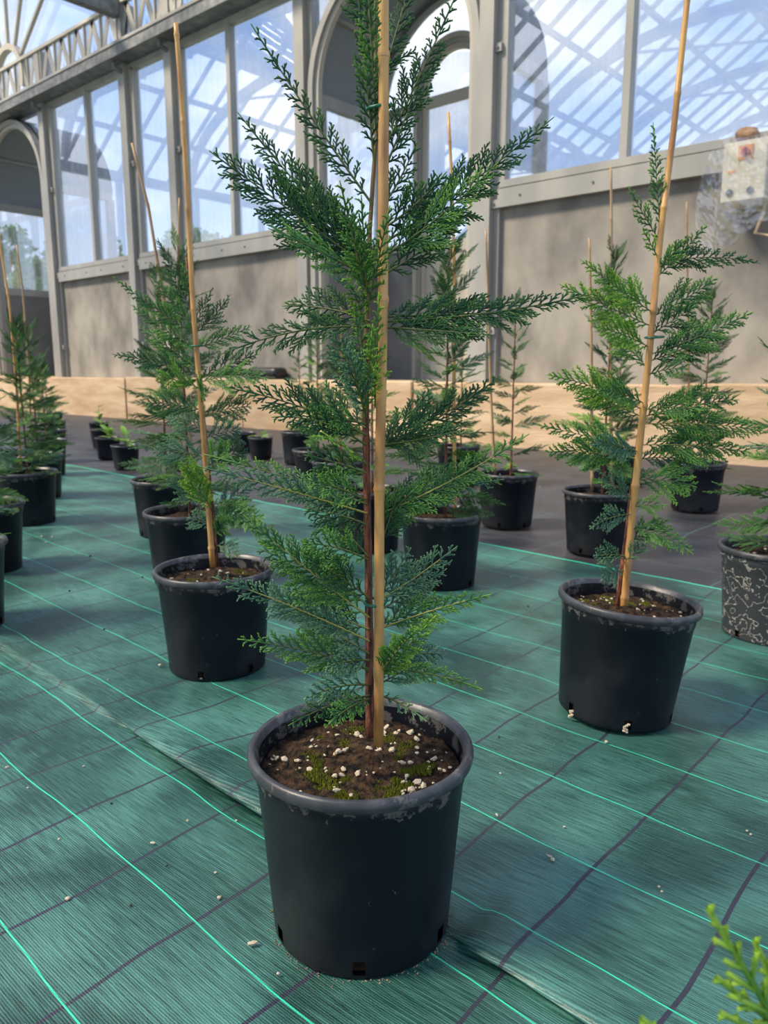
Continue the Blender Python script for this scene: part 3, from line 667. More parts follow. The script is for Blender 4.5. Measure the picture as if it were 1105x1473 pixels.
def pebble_mesh(seed):
    b = bmesh.new(); bmesh.ops.create_icosphere(b, subdivisions=1, radius=1); r = random.Random(seed)
    for v in b.verts: v.co *= r.uniform(0.7, 1.15); v.co.z *= 0.75
    me = bpy.data.meshes.new('perlite'); b.to_mesh(me); b.free(); me.materials.append(MATS['perlite']); return me
PEB = [pebble_mesh(i) for i in range(5)]
def moss_mesh(seed):
    """ragged tuft: many tiny pointed leaves scattered over an uneven patch"""
    m = MB(); r = random.Random(seed)
    for i in range(150):
        a = r.uniform(0, 6.283); d = math.sqrt(r.random()) * (0.7 + 0.3 * math.sin(3 * a + seed)); x_, y_ = d * math.cos(a), d * math.sin(a); k = r.uniform(0.05, 0.13); h_ = 0.0020 * (1.1 - d) + 0.0008; t_ = r.uniform(0, 6.283); b_ = len(m.v)
        for q in range(3): m.v.append((x_ + k * math.cos(t_ + q * 2.09), y_ + k * math.sin(t_ + q * 2.09), -0.004))
        m.v.append((x_ + r.uniform(-.08, .08), y_ + r.uniform(-.08, .08), h_ * r.uniform(0.6, 1.3)))
        m.f += [(b_, b_ + 1, b_ + 3), (b_ + 1, b_ + 2, b_ + 3), (b_ + 2, b_, b_ + 3)]
    me = m.mesh('moss'); me.materials.append(MATS['moss']); return me
MOSS = [moss_mesh(i) for i in range(3)]

def potted(name, loc, label, cat='potted conifer', group=None, rot=0.0, pot=POT, rim=RIM, soil=None, perl=0, moss=0, seed=0, tilt=None):
    t = tag(empty(name, loc), label, cat, group)
    p = link('pot', pot, None, t); p.rotation_euler = (0, 0, rot); r_ = link('rim', rim, None, p)
    s = link('soil', soil or SOILS[seed % 3], None, t); s.rotation_euler = (0, 0, seed * 1.3)
    r = random.Random(seed + 50)
    for i in range(perl):
        a = r.uniform(0, 6.283); d = 0.130 * math.sqrt(r.uniform(0.03, 1)); o = link('perlite', PEB[i % 5], None, s, (d * math.cos(a), d * math.sin(a), 0.240 + 0.010 * math.exp(-(d / 0.05) ** 2)))
        k = r.choice((0.0018, 0.0022, 0.0026, 0.0032, 0.004, 0.005, 0.0065)); o.scale = (k, k * r.uniform(0.6, 1.1), k * r.uniform(0.6, 1.0)); o.rotation_euler = (r.uniform(-.5, .5), r.uniform(-.5, .5), a * 3)
    for i in range(moss):
        a = r.uniform(0, 6.283); d = 0.105 * math.sqrt(r.uniform(0.1, 1)); o = link('moss', MOSS[i % 3], None, s, (d * math.cos(a), d * math.sin(a), 0.2405)); k = r.uniform(0.010, 0.026); o.scale = (k, k, 1); o.rotation_euler = (0, 0, a * 2)
    return t
def cane(parent, pts, r0, r1, m='cane', nodes=None):
    """bamboo stake through world points (local to parent)"""
    pts = [Vector(p) - Vector(parent.location) for p in pts]
    seg = []; L = [0]
    for a, b in zip(pts[:-1], pts[1:]): L.append(L[-1] + (b - a).length)
    tot = L[-1]
    def at(s):
        for i in range(len(pts) - 1):
            if s <= L[i + 1] or i == len(pts) - 2:
                u = (s - L[i]) / max(L[i + 1] - L[i], 1e-6); return pts[i].lerp(pts[i + 1], u)
    if nodes is None: nodes = [0.06 + 0.21 * i + random.uniform(-.03, .03) for i in range(int(tot / 0.2) + 1)]
    ss = sorted(set([0, tot] + [s for nd in nodes for s in (nd - 0.010, nd - 0.004, nd, nd + 0.003, nd + 0.007) if 0 < s < tot] + [tot * i / 20 for i in range(21)]))
    P = []; R = []
    for s in ss:
        k = r0 + (r1 - r0) * s / tot
        for nd in nodes:
            d = s - nd
            if abs(d) < 0.0061: k *= 1.20 if d >= -0.0005 else 1.10
        P.append(at(s)); R.append(k)
    o = MB().tube(P, R, 10).build('cane', m, parent, smooth=True)
    for nd in nodes:
        if 0.02 < nd < tot - 0.02:
            d = (at(nd + 0.005) - at(nd - 0.005)).normalized(); c = at(nd); k = (r0 + (r1 - r0) * nd / tot)
            MB().tube([c - d * 0.0035, c - d * 0.001, c + d * 0.001], [k * 1.06, k * 1.20, k * 1.06], 10, False).build('cane_node', 'cane_old', o, smooth=True)
    return o
def tie(parent, p, r=0.012, t=0.0022):
    p = Vector(p) - Vector(parent.location); pts = [(p.x + r * 1.25 * math.cos(a), p.y + r * math.sin(a), p.z + 0.002 * math.sin(a)) for a in [2 * math.pi * i / 16 for i in range(17)]]
    return MB().tube(pts, t, 6, False).build('tie', 'tie_green', parent, smooth=True)
def trunk(parent, pts, r0, r1, m='bark'):
    pts = [Vector(p) - Vector(parent.location) for p in pts]; n = len(pts)
    P = []; R = []
    for i in range(n - 1):
        for k in range(4):
            u = (i + k / 4) / (n - 1); q = pts[i].lerp(pts[i + 1], k / 4)
            P.append(q + Vector((mnoise.noise((q.z * 30, 1, 2)), mnoise.noise((q.z * 30, 7, 2)), 0)) * 0.0015); R.append((r0 + (r1 - r0) * u) * (1 + 0.18 * mnoise.noise((q.z * 70, 3, 5))))
    P.append(pts[-1]); R.append(r1)
    return MB().tube(P, R, 8).build('trunk', m, parent, smooth=True)

TOCAM = -FW
def hand_branches(root, specs, fd, lod, seed, trunk_at):
    """specs: (by, tx, ty, d, bend_px, width, leaf, stem, face[, bx]) in photo pixels; d metres towards the camera"""
    r = np.random.default_rng(seed); o0 = np.array(root.location)
    for sp in specs:
        by, tx, ty, d, bend, width, leaf, stem, face = sp[:9]
        bx = sp[9] if len(sp) > 9 else trunk_at(by)
        B = np.array(on_f(bx, by, fd)); T = np.array(on_f(tx, ty, fd - d)); Mx = np.array(on_f((bx + tx) / 2, (by + ty) / 2 - bend, fd - d * 0.5))
        nrm = np.array(UP) * (1 - face) + np.array(TOCAM) * face + r.normal(0, 0.08, 3)
        add_branch(root, None, B - o0, Mx - o0, T - o0, nrm, width * (1.0 if lod == 1 else 1.15), 'needles_' + leaf, 'stem_' + stem, lod, r, bare=0.05, rad=0.0019 if lod == 1 else 0.0016)

def interp(tab):
    ys = [t[0] for t in tab]; xs = [t[1] for t in tab]
    return lambda y: float(np.interp(y, ys, xs))

# ------------------------------------------------------------------ the staked conifer in front
cam_dir = math.atan2(-FW.y, -FW.x)
L0 = LOC['main']; FD = L0.dot(FW)
main = potted('potted_cypress', L0, 'tallest staked conifer, its pot showing mossy soil full of white grit', rot=cam_dir - math.radians(3.75), perl=130, moss=34, seed=3)
tk = interp([(-120, 541), (0, 540), (200, 541), (330, 532), (480, 527), (600, 526), (870, 531), (1040, 532)])
cane(main, [on_f(545, 1072, FD - 0.015), on_f(546, 700, FD - 0.015), on_f(551, 430, FD - 0.015), on_f(552, 200, FD - 0.015), on_f(551, -420, FD - 0.015)], 0.0068, 0.0062, 'cane', [0.36, 0.60, 0.88, 1.1, 1.3])
trunk(main, [on_f(tk(y), y, FD + 0.006) for y in (1060, 980, 900, 820, 740, 660, 580, 500)], 0.0062, 0.0042)
trunk(main, [on_f(tk(y), y, FD + 0.006) for y in (505, 430, 330, 200, 60, -110)], 0.0040, 0.0015, 'stem_brown')
for y in (155, 866): tie(main, on_f((tk(y) + 550) / 2 - 1, y, FD - 0.005), 0.0125)
cr = MB(); rr_ = random.Random(8)
for i in range(260):
    a = rr_.uniform(0, 6.283); d = 0.1275 + abs(rr_.gauss(0, 0.006)); k = rr_.uniform(0.0006, 0.0019); c_ = Vector((d * math.cos(a), d * math.sin(a), k * 0.5)); b_ = len(cr.v)
    cr.v += [tuple(c_ + Vector(q) * k * rr_.uniform(0.7, 1.3)) for q in ((1, 0, 0), (-.5, .87, 0), (-.5, -.87, 0), (0, 0, 1), (0, 0, -1))]
    cr.f += [(b_, b_ + 1, b_ + 3), (b_ + 1, b_ + 2, b_ + 3), (b_ + 2, b_, b_ + 3), (b_ + 1, b_, b_ + 4), (b_ + 2, b_ + 1, b_ + 4), (b_, b_ + 2, b_ + 4)]
co = cr.build('soil_crumbs', 'stone_brown', main); co['kind'] = 'stuff'
MAIN = [
 # by, tx, ty, towards, bend, width, leaf, stem, face
 (385, 308, 222, 0.02, 0, 0.085, 'dark', 'green', 0.75), (372, 347, 168, -0.02, -14, 0.065, 'dark', 'green', 0.8), (400, 390, 330, 0.10, 8, 0.075, 'green', 'green', 0.5),
 (395, 420, 235, 0.00, -10, 0.06, 'dark', 'green', 0.8), (292, 366, 42, 0.0, -8, 0.034, 'dark', 'green', 0.8), (235, 514, -30, 0.03, -12, 0.03, 'dark', 'green', 0.8),
 (180, 527, -60, 0.05, -5, 0.035, 'green', 'green', 0.8), (215, 655, -5, -0.02, -10, 0.045, 'dark', 'green', 0.8, 552), (250, 598, 130, 0.0, -8, 0.035, 'dark', 'green', 0.8, 550),
 (140, 600, -60, -0.04, -10, 0.04, 'dark', 'green', 0.8), (300, 600, 205, -0.02, -14, 0.035, 'dark', 'green', 0.8, 548),
 (352, 790, 174, -0.03, -12, 0.07, 'dark', 'green', 0.75, 548), (370, 712, 238, 0.05, -16, 0.07, 'green', 'green', 0.7, 550), (395, 660, 318, -0.02, -10, 0.06, 'dark', 'green', 0.75, 550), (330, 640, 250, 0.02, -14, 0.055, 'dark', 'green', 0.8, 548),
 (430, 490, 265, 0.09, 0, 0.035, 'green', 'green', 0.9), (440, 520, 285, 0.07, 0, 0.035, 'green', 'green', 0.9), (450, 560, 300, 0.05, 0, 0.03, 'green', 'green', 0.9), (420, 505, 300, 0.02, 0, 0.04, 'dark', 'green', 0.9),
 (440, 478, 398, 0.10, 6, 0.04, 'blue', 'green', 0.6), (470, 500, 400, 0.08, 4, 0.03, 'lime', 'green', 0.9),
 (470, 322, 508, 0.02, 26, 0.055, 'dark', 'green', 0.75, 535), (462, 410, 440, -0.05, 14, 0.055, 'dark', 'green', 0.8, 533),
 (462, 845, 424, 0.02, -16, 0.068, 'dark', 'green', 0.7, 545), (455, 760, 445, -0.08, -4, 0.06, 'dark', 'green', 0.7, 545), (470, 690, 480, 0.06, 0, 0.05, 'dark', 'green', 0.65, 548),
 (590, 478, 478, 0.07, 10, 0.055, 'blue', 'green', 0.9), (600, 500, 500, 0.09, 5, 0.045, 'blue', 'green', 0.9), (585, 545, 425, 0.055, 0, 0.028, 'lime', 'green', 0.95, 540), (600, 536, 470, 0.08, 0, 0.03, 'lime', 'green', 0.95), (570, 515, 440, 0.04, 0, 0.035, 'green', 'green', 0.9),
 (625, 330, 558, 0.02, 16, 0.055, 'dark', 'green', 0.75), (640, 395, 600, 0.08, 26, 0.05, 'dark', 'green', 0.8), (615, 430, 560, -0.08, 6, 0.06, 'dark', 'green', 0.7), (610, 450, 600, 0.05, 6, 0.05, 'green', 'green', 0.7),
 (645, 715, 545, 0.0, -12, 0.06, 'dark', 'green', 0.75, 545), (640, 660, 620, 0.06, -4, 0.06, 'dark', 'green', 0.65, 548), (655, 620, 560, -0.05, 0, 0.05, 'dark', 'green', 0.75, 540),
 (668, 452, 628, 0.12, 18, 0.04, 'lime', 'green', 0.55), (680, 440, 655, 0.02, 4, 0.05, 'dark', 'green', 0.7),
 (738, 292, 672, 0.05, 2, 0.045, 'blue', 'yellow', 0.65), (725, 300, 655, -0.05, 6, 0.04, 'green', 'green', 0.65), (720, 440, 690, 0.08, 8, 0.05, 'green', 'green', 0.75), (755, 440, 735, 0.0, 10, 0.06, 'dark', 'green', 0.75),
 (742, 755, 628, 0.05, -14, 0.055, 'green', 'yellow', 0.7, 540), (735, 690, 660, -0.05, -10, 0.06, 'dark', 'green', 0.75, 540), (760, 600, 700, 0.02, 0, 0.05, 'green', 'green', 0.8, 540), (725, 720, 690, 0.0, 6, 0.05, 'blue', 'green', 0.65, 545),
 (805, 438, 782, 0.08, 12, 0.055, 'green', 'green', 0.85), (800, 470, 740, -0.04, 5, 0.05, 'dark', 'green', 0.8), (790, 570, 720, 0.02, 0, 0.05, 'dark', 'green', 0.9, 545),
 (888, 355, 745, 0.06, -6, 0.075, 'green', 'yellow', 0.8), (870, 375, 790, -0.03, 10, 0.075, 'dark', 'green', 0.75), (860, 440, 800, 0.06, 6, 0.055, 'dark', 'green', 0.8),
 (922, 312, 832, 0.06, 8, 0.055, 'blue', 'yellow', 0.72), (905, 390, 850, -0.04, 0, 0.07, 'dark', 'green', 0.75), (940, 420, 880, 0.0, 4, 0.06, 'blue', 'green', 0.75),
 (962, 347, 920, 0.06, 10, 0.055, 'green', 'green', 0.75), (965, 440, 930, -0.04, 6, 0.055, 'dark', 'green', 0.75), (950, 470, 960, 0.09, 8, 0.045, 'blue', 'green', 0.75),
 (865, 655, 788, -0.04, -6, 0.06, 'blue', 'yellow', 0.9, 542), (860, 590, 790, -0.02, -6, 0.05, 'blue', 'green', 0.9, 542), (880, 640, 820, -0.03, -4, 0.05, 'blue', 'green', 0.8, 542),
 (905, 702, 856, 0.04, 6, 0.045, 'green', 'yellow', 0.7, 545), (900, 640, 860, -0.02, 2, 0.05, 'blue', 'green', 0.75, 545),
 (980, 625, 888, 0.09, 2, 0.045, 'lime', 'green', 0.75, 542), (975, 600, 905, 0.12, 6, 0.04, 'green', 'green', 0.75, 542), (960, 690, 990, 0.05, 12, 0.035, 'green', 'green', 0.7, 545), (945, 640, 940, -0.05, 4, 0.06, 'blue', 'green', 0.75, 545), (985, 590, 960, 0.03, 0, 0.045, 'blue', 'green', 0.8, 545),
 (1000, 418, 1042, 0.10, 12, 0.045, 'dark', 'green', 0.6), (1005, 470, 1045, 0.12, 12, 0.04, 'green', 'green', 0.65), (985, 440, 1005, 0.08, 14, 0.05, 'blue', 'green', 0.65),
 (1000, 612, 1036, 0.06, 8, 0.022, 'blue', 'green', 0.7, 548),
 (60, 470, -140, 0.02, -8, 0.05, 'dark', 'green', 0.8), (20, 640, -150, 0.02, -8, 0.05, 'dark', 'green', 0.8),
]
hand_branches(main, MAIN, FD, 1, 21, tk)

# ------------------------------------------------------------------ conifer with the long cane on the left
LL = LOC['left']; FL = LL.dot(FW)
lp = potted('potted_cypress', LL, 'bushy conifer on a long cane, its pot overlapped by fronds of the tallest conifer', rot=cam_dir - math.radians(11), perl=16, moss=8, seed=4)
tl_ = interp([(400, 268), (480, 280), (600, 293), (800, 312)])
cane(lp, [on_f(306, 815, FL), on_f(291, 600, FL), on_f(277, 430, FL), on_f(270, 280, FL), on_f(262, 150, FL), on_f(253, 34, FL)], 0.0080, 0.0058, 'cane')
trunk(lp, [on_f(tl_(y), y, FL + 0.01) for y in (815, 740, 660, 580, 500, 430, 370)], 0.006, 0.002)
for y in (497, 700): tie(lp, on_f(tl_(y), y, FL), 0.014)
hand_branches(lp, [
 (450, 228, 345, 0.0, -6, 0.035, 'dark', 'green', 0.8), (470, 218, 395, 0.0, -5, 0.045, 'green', 'green', 0.8), (480, 165, 400, 0.03, -6, 0.04, 'green', 'green', 0.8), (500, 190, 440, -0.03, -5, 0.05, 'green', 'green', 0.8),
 (480, 330, 425, 0.0, -10, 0.05, 'dark', 'green', 0.8), (470, 305, 415, 0.0, -6, 0.04, 'dark', 'green', 0.8), (430, 262, 380, 0.0, 0, 0.03, 'green', 'green', 0.8), (500, 360, 470, 0.0, -4, 0.05, 'green', 'green', 0.75),
 (540, 165, 510, 0.04, 6, 0.06, 'dark', 'green', 0.75), (530, 200, 470, -0.05, 0, 0.06, 'green', 'green', 0.8), (545, 370, 510, -0.05, 6, 0.07, 'dark', 'green', 0.75), (550, 385, 545, 0.10, 14, 0.075, 'green', 'green', 0.65), (560, 225, 545, 0.10, 10, 0.07, 'lime', 'green', 0.65),
 (590, 210, 580, 0.0, 6, 0.08, 'dark', 'green', 0.75), (600, 360, 585, 0.05, 8, 0.08, 'dark', 'green', 0.75), (580, 290, 545, 0.13, 10, 0.06, 'green', 'green', 0.75), (620, 240, 600, -0.06, 6, 0.08, 'blue', 'green', 0.8), (630, 345, 620, -0.08, 6, 0.08, 'blue', 'green', 0.8),
 (660, 220, 650, 0.0, 10, 0.08, 'blue', 'green', 0.75), (670, 355, 650, -0.04, 8, 0.08, 'dark', 'green', 0.75), (690, 262, 680, 0.12, 10, 0.07, 'lime', 'green', 0.7), (680, 330, 640, 0.08, 8, 0.07, 'green', 'green', 0.75),
 (730, 240, 690, 0.02, 6, 0.06, 'blue', 'green', 0.8), (735, 262, 665, 0.12, 0, 0.07, 'lime', 'green', 0.8), (740, 360, 700, 0.0, 6, 0.07, 'blue', 'green', 0.75), (750, 380, 745, 0.10, 12, 0.07, 'green', 'green', 0.7), (760, 270, 745, 0.0, 4, 0.05, 'blue', 'green', 0.8), (770, 330, 745, 0.10, 0, 0.05, 'green', 'green', 0.8), (720, 395, 790, 0.15, 22, 0.06, 'green', 'green', 0.7), (785, 345, 800, 0.05, 8, 0.05, 'blue', 'green', 0.7),
], FL, 2, 31, tl_)

# ------------------------------------------------------------------ conifer with the leaning cane on the right
LR = LOC['right']; FR = LR.dot(FW)
rp_ = potted('potted_cypress', LR, 'light green conifer on a leaning cane in a tilted pot showing pale drain holes', rot=cam_dir - math.radians(8), perl=60, moss=10, seed=6)
TILT = Matrix.Translation((0, 0, 0.008)) @ Matrix.Rotation(math.radians(4.5), 4, FW)
for ch in list(rp_.children):
    if ch.name.startswith(('pot', 'soil')): ch.matrix_local = TILT @ Matrix.Rotation(ch.rotation_euler.z, 4, 'Z')
for hk in (0, 5):
    for i in range(7):
        ha = cam_dir - math.radians(8) + hk * math.pi / 3 + math.radians(3.75 + random.uniform(-2.6, 2.6)); o = link('perlite', PEB[i % 5], None, rp_, (0.1275 * math.cos(ha), 0.1275 * math.sin(ha), 0.011 + i * 0.003)); o.scale = (0.0042, 0.0042, 0.0042)
tr_ = interp([(300, 952), (480, 938), (620, 922), (760, 905), (875, 889)])
cane(rp_, [on_f(897, 880, FR), on_f(912, 720, FR), on_f(935, 500, FR), on_f(951, 330, FR), on_f(968, 200, FR), on_f(992, -30, FR), on_f(1010, -160, FR)], 0.0085, 0.0056, 'cane')
trunk(rp_, [on_f(tr_(y) - 2, y, FR + 0.014) for y in (875, 800, 700, 600, 500, 400, 300)], 0.0065, 0.002)
for y in (485,): tie(rp_, on_f(tr_(y) + 4, y, FR + 0.004), 0.016)
hand_branches(rp_, [
 (330, 940, 180, 0.0, 0, 0.032, 'green', 'green', 0.85), (345, 905, 270, 0.02, -4, 0.035, 'green', 'green', 0.85), (380, 1090, 378, -0.02, 18, 0.05, 'dark', 'green', 0.75), (400, 1015, 325, -0.02, -4, 0.045, 'green', 'green', 0.8), (370, 925, 330, 0.04, 0, 0.03, 'lime', 'green', 0.8), (390, 985, 345, 0.04, 0, 0.04, 'green', 'green', 0.8),
 (450, 838, 375, 0.06, -4, 0.06, 'lime', 'green', 0.8), (470, 808, 410, 0.02, 0, 0.07, 'lime', 'green', 0.8), (440, 880, 400, -0.05, 0, 0.06, 'green', 'green', 0.8), (455, 1030, 400, 0.0, -6, 0.07, 'green', 'green', 0.8), (480, 1000, 440, 0.08, 0, 0.06, 'dark', 'green', 0.75),
 (510, 1080, 450, 0.03, -6, 0.075, 'green', 'green', 0.75), (520, 1040, 480, -0.05, 0, 0.07, 'dark', 'green', 0.8), (500, 860, 470, 0.06, 6, 0.07, 'lime', 'green', 0.75), (540, 990, 530, 0.10, 8, 0.06, 'dark', 'green', 0.75), (530, 880, 480, -0.05, 5, 0.06, 'green', 'green', 0.8),
 (590, 790, 540, 0.06, 14, 0.075, 'lime', 'green', 0.75), (600, 830, 570, -0.05, 10, 0.08, 'dark', 'green', 0.75), (580, 860, 560, 0.12, 8, 0.06, 'green', 'green', 0.75), (600, 1060, 575, -0.02, 8, 0.085, 'green', 'green', 0.75), (610, 1100, 620, 0.05, 10, 0.08, 'green', 'yellow', 0.7), (590, 1010, 590, 0.10, 10, 0.06, 'green', 'green', 0.75),
 (650, 775, 612, 0.0, 6, 0.06, 'green', 'yellow', 0.75), (660, 785, 650, 0.06, 8, 0.075, 'green', 'yellow', 0.75), (640, 1075, 650, 0.04, 8, 0.09, 'green', 'yellow', 0.75), (660, 1020, 665, -0.04, 8, 0.08, 'blue', 'green', 0.75), (650, 850, 640, 0.12, 8, 0.06, 'blue', 'green', 0.75), (690, 1000, 700, 0.04, 8, 0.075, 'green', 'green', 0.75),
 (720, 865, 680, 0.02, 0, 0.05, 'blue', 'green', 0.85), (730, 955, 730, 0.06, 8, 0.05, 'green', 'green', 0.75), (740, 850, 760, 0.08, 10, 0.05, 'blue', 'green', 0.75), (760, 995, 795, 0.08, 16, 0.06, 'green', 'green', 0.75), (780, 955, 750, -0.02, 0, 0.05, 'green', 'green', 0.8), (800, 855, 800, 0.04, 4, 0.05, 'blue', 'green', 0.85), (820, 865, 835, 0.06, 4, 0.05, 'blue', 'green', 0.85), (810, 930, 780, 0.04, 4, 0.04, 'blue', 'green', 0.8),
], FR, 2, 41, tr_)

# ------------------------------------------------------------------ library of branches for the other conifers
LIB = []
lr = np.random.default_rng(77)
for i in range(10):
    leaf = ['green', 'dark', 'blue', 'green', 'dark', 'green', 'blue', 'green', 'dark', 'lime'][i]
    up = lr.uniform(-0.01, 0.035)
    LIB.append(make_branch((0, 0, 0), (0.12, lr.uniform(-.01, .01), up), (0.25, 0, lr.uniform(-.01, 0.05)), (0, 0, 1), lr.uniform(0.075, 0.105), 'needles_' + leaf, 'stem_green', 2, lr, bare=0.04))
def auto_conifer(root, height, spread, nb, seed, z0=0.30, lean=(0, 0), canes=(), tall_gap=False):
    r = random.Random(seed); base = Vector((0.012, 0.008, 0.232)); o = Vector(root.location)
    P = [base + Vector((lean[0] * t, lean[1] * t, (height - 0.232) * t)) for t in [i / 6 for i in range(7)]]
    trunk(root, [p + o for p in P], 0.0062, 0.0022)
    nb = int(nb * 1.5)
    for i in range(nb):
        t = (i + r.random()) / nb; t = t ** 0.9
        p = base + Vector((lean[0] * t, lean[1] * t, (height - 0.232) * (0.03 + 0.97 * t)))
        az = i * 2.399 + r.uniform(-.5, .5); el = math.radians(-6 + 62 * t ** 1.6 + r.uniform(-10, 12))
        ln = spread * (1.0 - 0.62 * t) * r.uniform(0.7, 1.12)
        d = Vector((math.cos(az) * math.cos(el), math.sin(az) * math.cos(el), math.sin(el)))
        side = Vector((-math.sin(az), math.cos(az), 0)); n_ = d.cross(side); roll = r.uniform(-1.0, 1.0)
        n2 = n_ * math.cos(roll) + side * math.sin(roll); s2 = n2.cross(d)
        M_ = Matrix((d, s2, n2)).transposed().to_4x4(); k = ln / 0.25
        st, fo = LIB[r.randrange(9 if r.random() < 0.85 else 10)]
        ob = link('branch', st, None, root); ob.matrix_local = Matrix.Translation(p) @ M_ @ Matrix.Scale(k, 4)
        link('foliage', fo, None, ob)
    for (pts, r0, r1, m) in canes: cane(root, pts, r0, r1, m)

def px_canes(key, *lists, m='cane_old', r0=0.007, r1=0.005):
    fd = LOC[key].dot(FW); return [([on_f(x, y, fd) for x, y in ps], r0, r1, m) for ps in lists]
G = 'staked conifers standing in black pots'
def bg_plant(key, label, height, spread, nb, seed, lists=(), pot=POT, perl=0, m='cane_old'):
    t = potted('potted_cypress', LOC[key], label, group=G, rot=seed * 0.7, pot=pot, perl=perl, seed=seed)
    auto_conifer(t, height, spread, nb, seed, canes=px_canes(key, *lists, m=m)); return t
bg_plant('middle', 'bluish conifer in a clean black pot on the green fabric edge behind the tallest conifer', 1.28, 0.27, 46, 12, [[(655, 742), (653, 600), (654, 400), (650, 260), (645, 162)]], m='cane')
bg_plant('left_second', 'conifer with a slanting cane in the scuffed pot behind the bushy long-caned conifer', 1.22, 0.26, 40, 13, [[(290, 735), (262, 560), (235, 430), (214, 300), (190, 206)]])
bg_plant('left_third', 'conifer in the hindmost of three pots in line along the green fabric edge', 1.18, 0.26, 40, 14, [[(262, 690), (256, 500), (256, 380), (258, 285)]])
bg_plant('far_right', 'bluish conifer in the pot covered with white limescale marks', 1.02, 0.24, 38, 15, [[(1130, 790), (1128, 500), (1126, 330)]], pot=POTW, perl=20)
bg_plant('plain', 'slim sparse conifer on black fabric, its cane beside a porch post', 1.12, 0.22, 24, 16, [[(712, 682), (706, 560), (702, 440), (699, 330)]])
bg_plant('behind_right', 'dark conifer in a pot on black fabric behind the tilted pot', 1.25, 0.26, 40, 17, [[(880, 705), (878, 500), (880, 350), (879, 240)], [(852, 705), (851, 500), (848, 342)]])
bg_plant('behind_right_far', 'dark conifer in a pot on black fabric against the bare concrete panel', 1.22, 0.27, 38, 18, [[(992, 664), (990, 500), (988, 290)]])
bg_plant('edge_c', 'conifer with a cane in the broad pot next to the small seedlings on green fabric', 1.02, 0.26, 40, 19, [[(30, 678), (24, 560), (14, 440), (0, 350), (-6, 290)]], m='cane')
bg_plant('edge_d', 'conifer standing behind the broad pot, its cane rising in front of the porch pane', 1.02, 0.26, 36, 20, [[(45, 655), (42, 540), (33, 420), (24, 352)]])
bg_plant('edge_a', 'conifer in the scuffed pot just in front of the broad pot', 0.92, 0.24, 34, 21, [[(-27, 724), (-30, 500), (-34, 330)]])
bg_plant('edge_b', 'conifer in the front pot of the row leading to the broad pot', 0.80, 0.20, 26, 22, [[(-72, 780), (-78, 500), (-84, 330)]])
bg_plant('mid_a', 'thin conifer in the farthest of three pots close to the black tub on the ledge', 1.10, 0.20, 24, 23, [])
bg_plant('mid_b', 'dark conifer in the middle one of three pots on black fabric', 1.15, 0.24, 34, 24, [])
bg_plant('mid_c', 'conifer with a thin cane in the nearest of three pots on black fabric', 1.0, 0.22, 28, 25, [[(488, 664), (490, 560), (491, 440)]])
bg_plant('hidden', 'conifer in a pot hidden behind the reddish trunk of the tallest conifer', 0.95, 0.22, 26, 26, [])
bg_plant('back_a', 'conifer in a far pot behind the bluish conifer', 1.0, 0.22, 26, 27, [])
bg_plant('back_b', 'conifer in a far pot near the ledge behind the leaning cane', 0.95, 0.24, 28, 28, [])
bg_plant('edge_e', 'farther conifer on black fabric in the row behind the broad pot', 0.85, 0.20, 22, 29, [])
bg_plant('edge_f', 'conifer on black fabric directly behind the pot with the porch cane', 0.85, 0.22, 22, 30, [])

# seedlings in small pots
def leaf_blade(L, w):
    m = MB(); n = 6
    for i in range(n + 1):
        t = i / n; ww = w * math.sin(math.pi * min(1, 0.08 + t * 0.92)) ** 0.8; m.v += [(-ww, t * L, 0.25 * L * t - 0.35 * L * t * t), (0, t * L, 0.25 * L * t - 0.35 * L * t * t - 0.1 * ww), (ww, t * L, 0.25 * L * t - 0.35 * L * t * t)]
    for i in range(n):
        a = 3 * i; m.f += [(a, a + 1, a + 4, a + 3), (a + 1, a + 2, a + 5, a + 4)]
    me = m.mesh('leaf'); at = me.attributes.new('tone', 'FLOAT', 'POINT'); at.data.foreach_set('value', np.linspace(0.3, 0.9, len(me.vertices)).astype(np.float32)); me.materials.append(MATS['leaf_light']); return me
LEAF = leaf_blade(0.095, 0.020)
slabels = ['leafy seedling in the nearest small pot of a short row on black fabric', 'seedling second in the row of small pots on black fabric', 'seedling third in the row of small pots on black fabric', 'tall seedling at the ledge end of the row of small pots',
           'small pot without leaves at the foot of the ledge', 'small black pot in front of the ledge below the black tub', 'small pot closest to the ledge behind the row leading to the broad pot', 'small pot second from the ledge behind the row leading to the broad pot']
for i, v in enumerate(SLOC):
    t = potted('potted_seedling', v, slabels[i], 'potted plant', 'small pots on the black fabric', rot=i, pot=SPOT, rim=SRIM, soil=SSOIL, seed=i)
    r = random.Random(i + 5); nl = [12, 9, 7, 11, 0, 3, 5, 5][i]
    if nl:
        hgt = [0.10, 0.09, 0.08, 0.20, 0, 0.05, 0.08, 0.08][i]
        MB().tube([(0, 0, 0.165), (0.01, 0.004, 0.17 + hgt * 0.5), (0.0, 0.01, 0.17 + hgt)], [0.003, 0.0025, 0.0015], 6).build('stem', 'stem_green', t)
        for k in range(nl):
            o = link('leaf', LEAF, None, t, (0.004, 0.005, 0.172 + hgt * (k + 0.5) / nl)); o.rotation_euler = (r.uniform(-.1, .8), 0, k * 2.4 + r.uniform(-.3, .3)); s = r.uniform(0.8, 1.5); o.scale = (s, s, s)

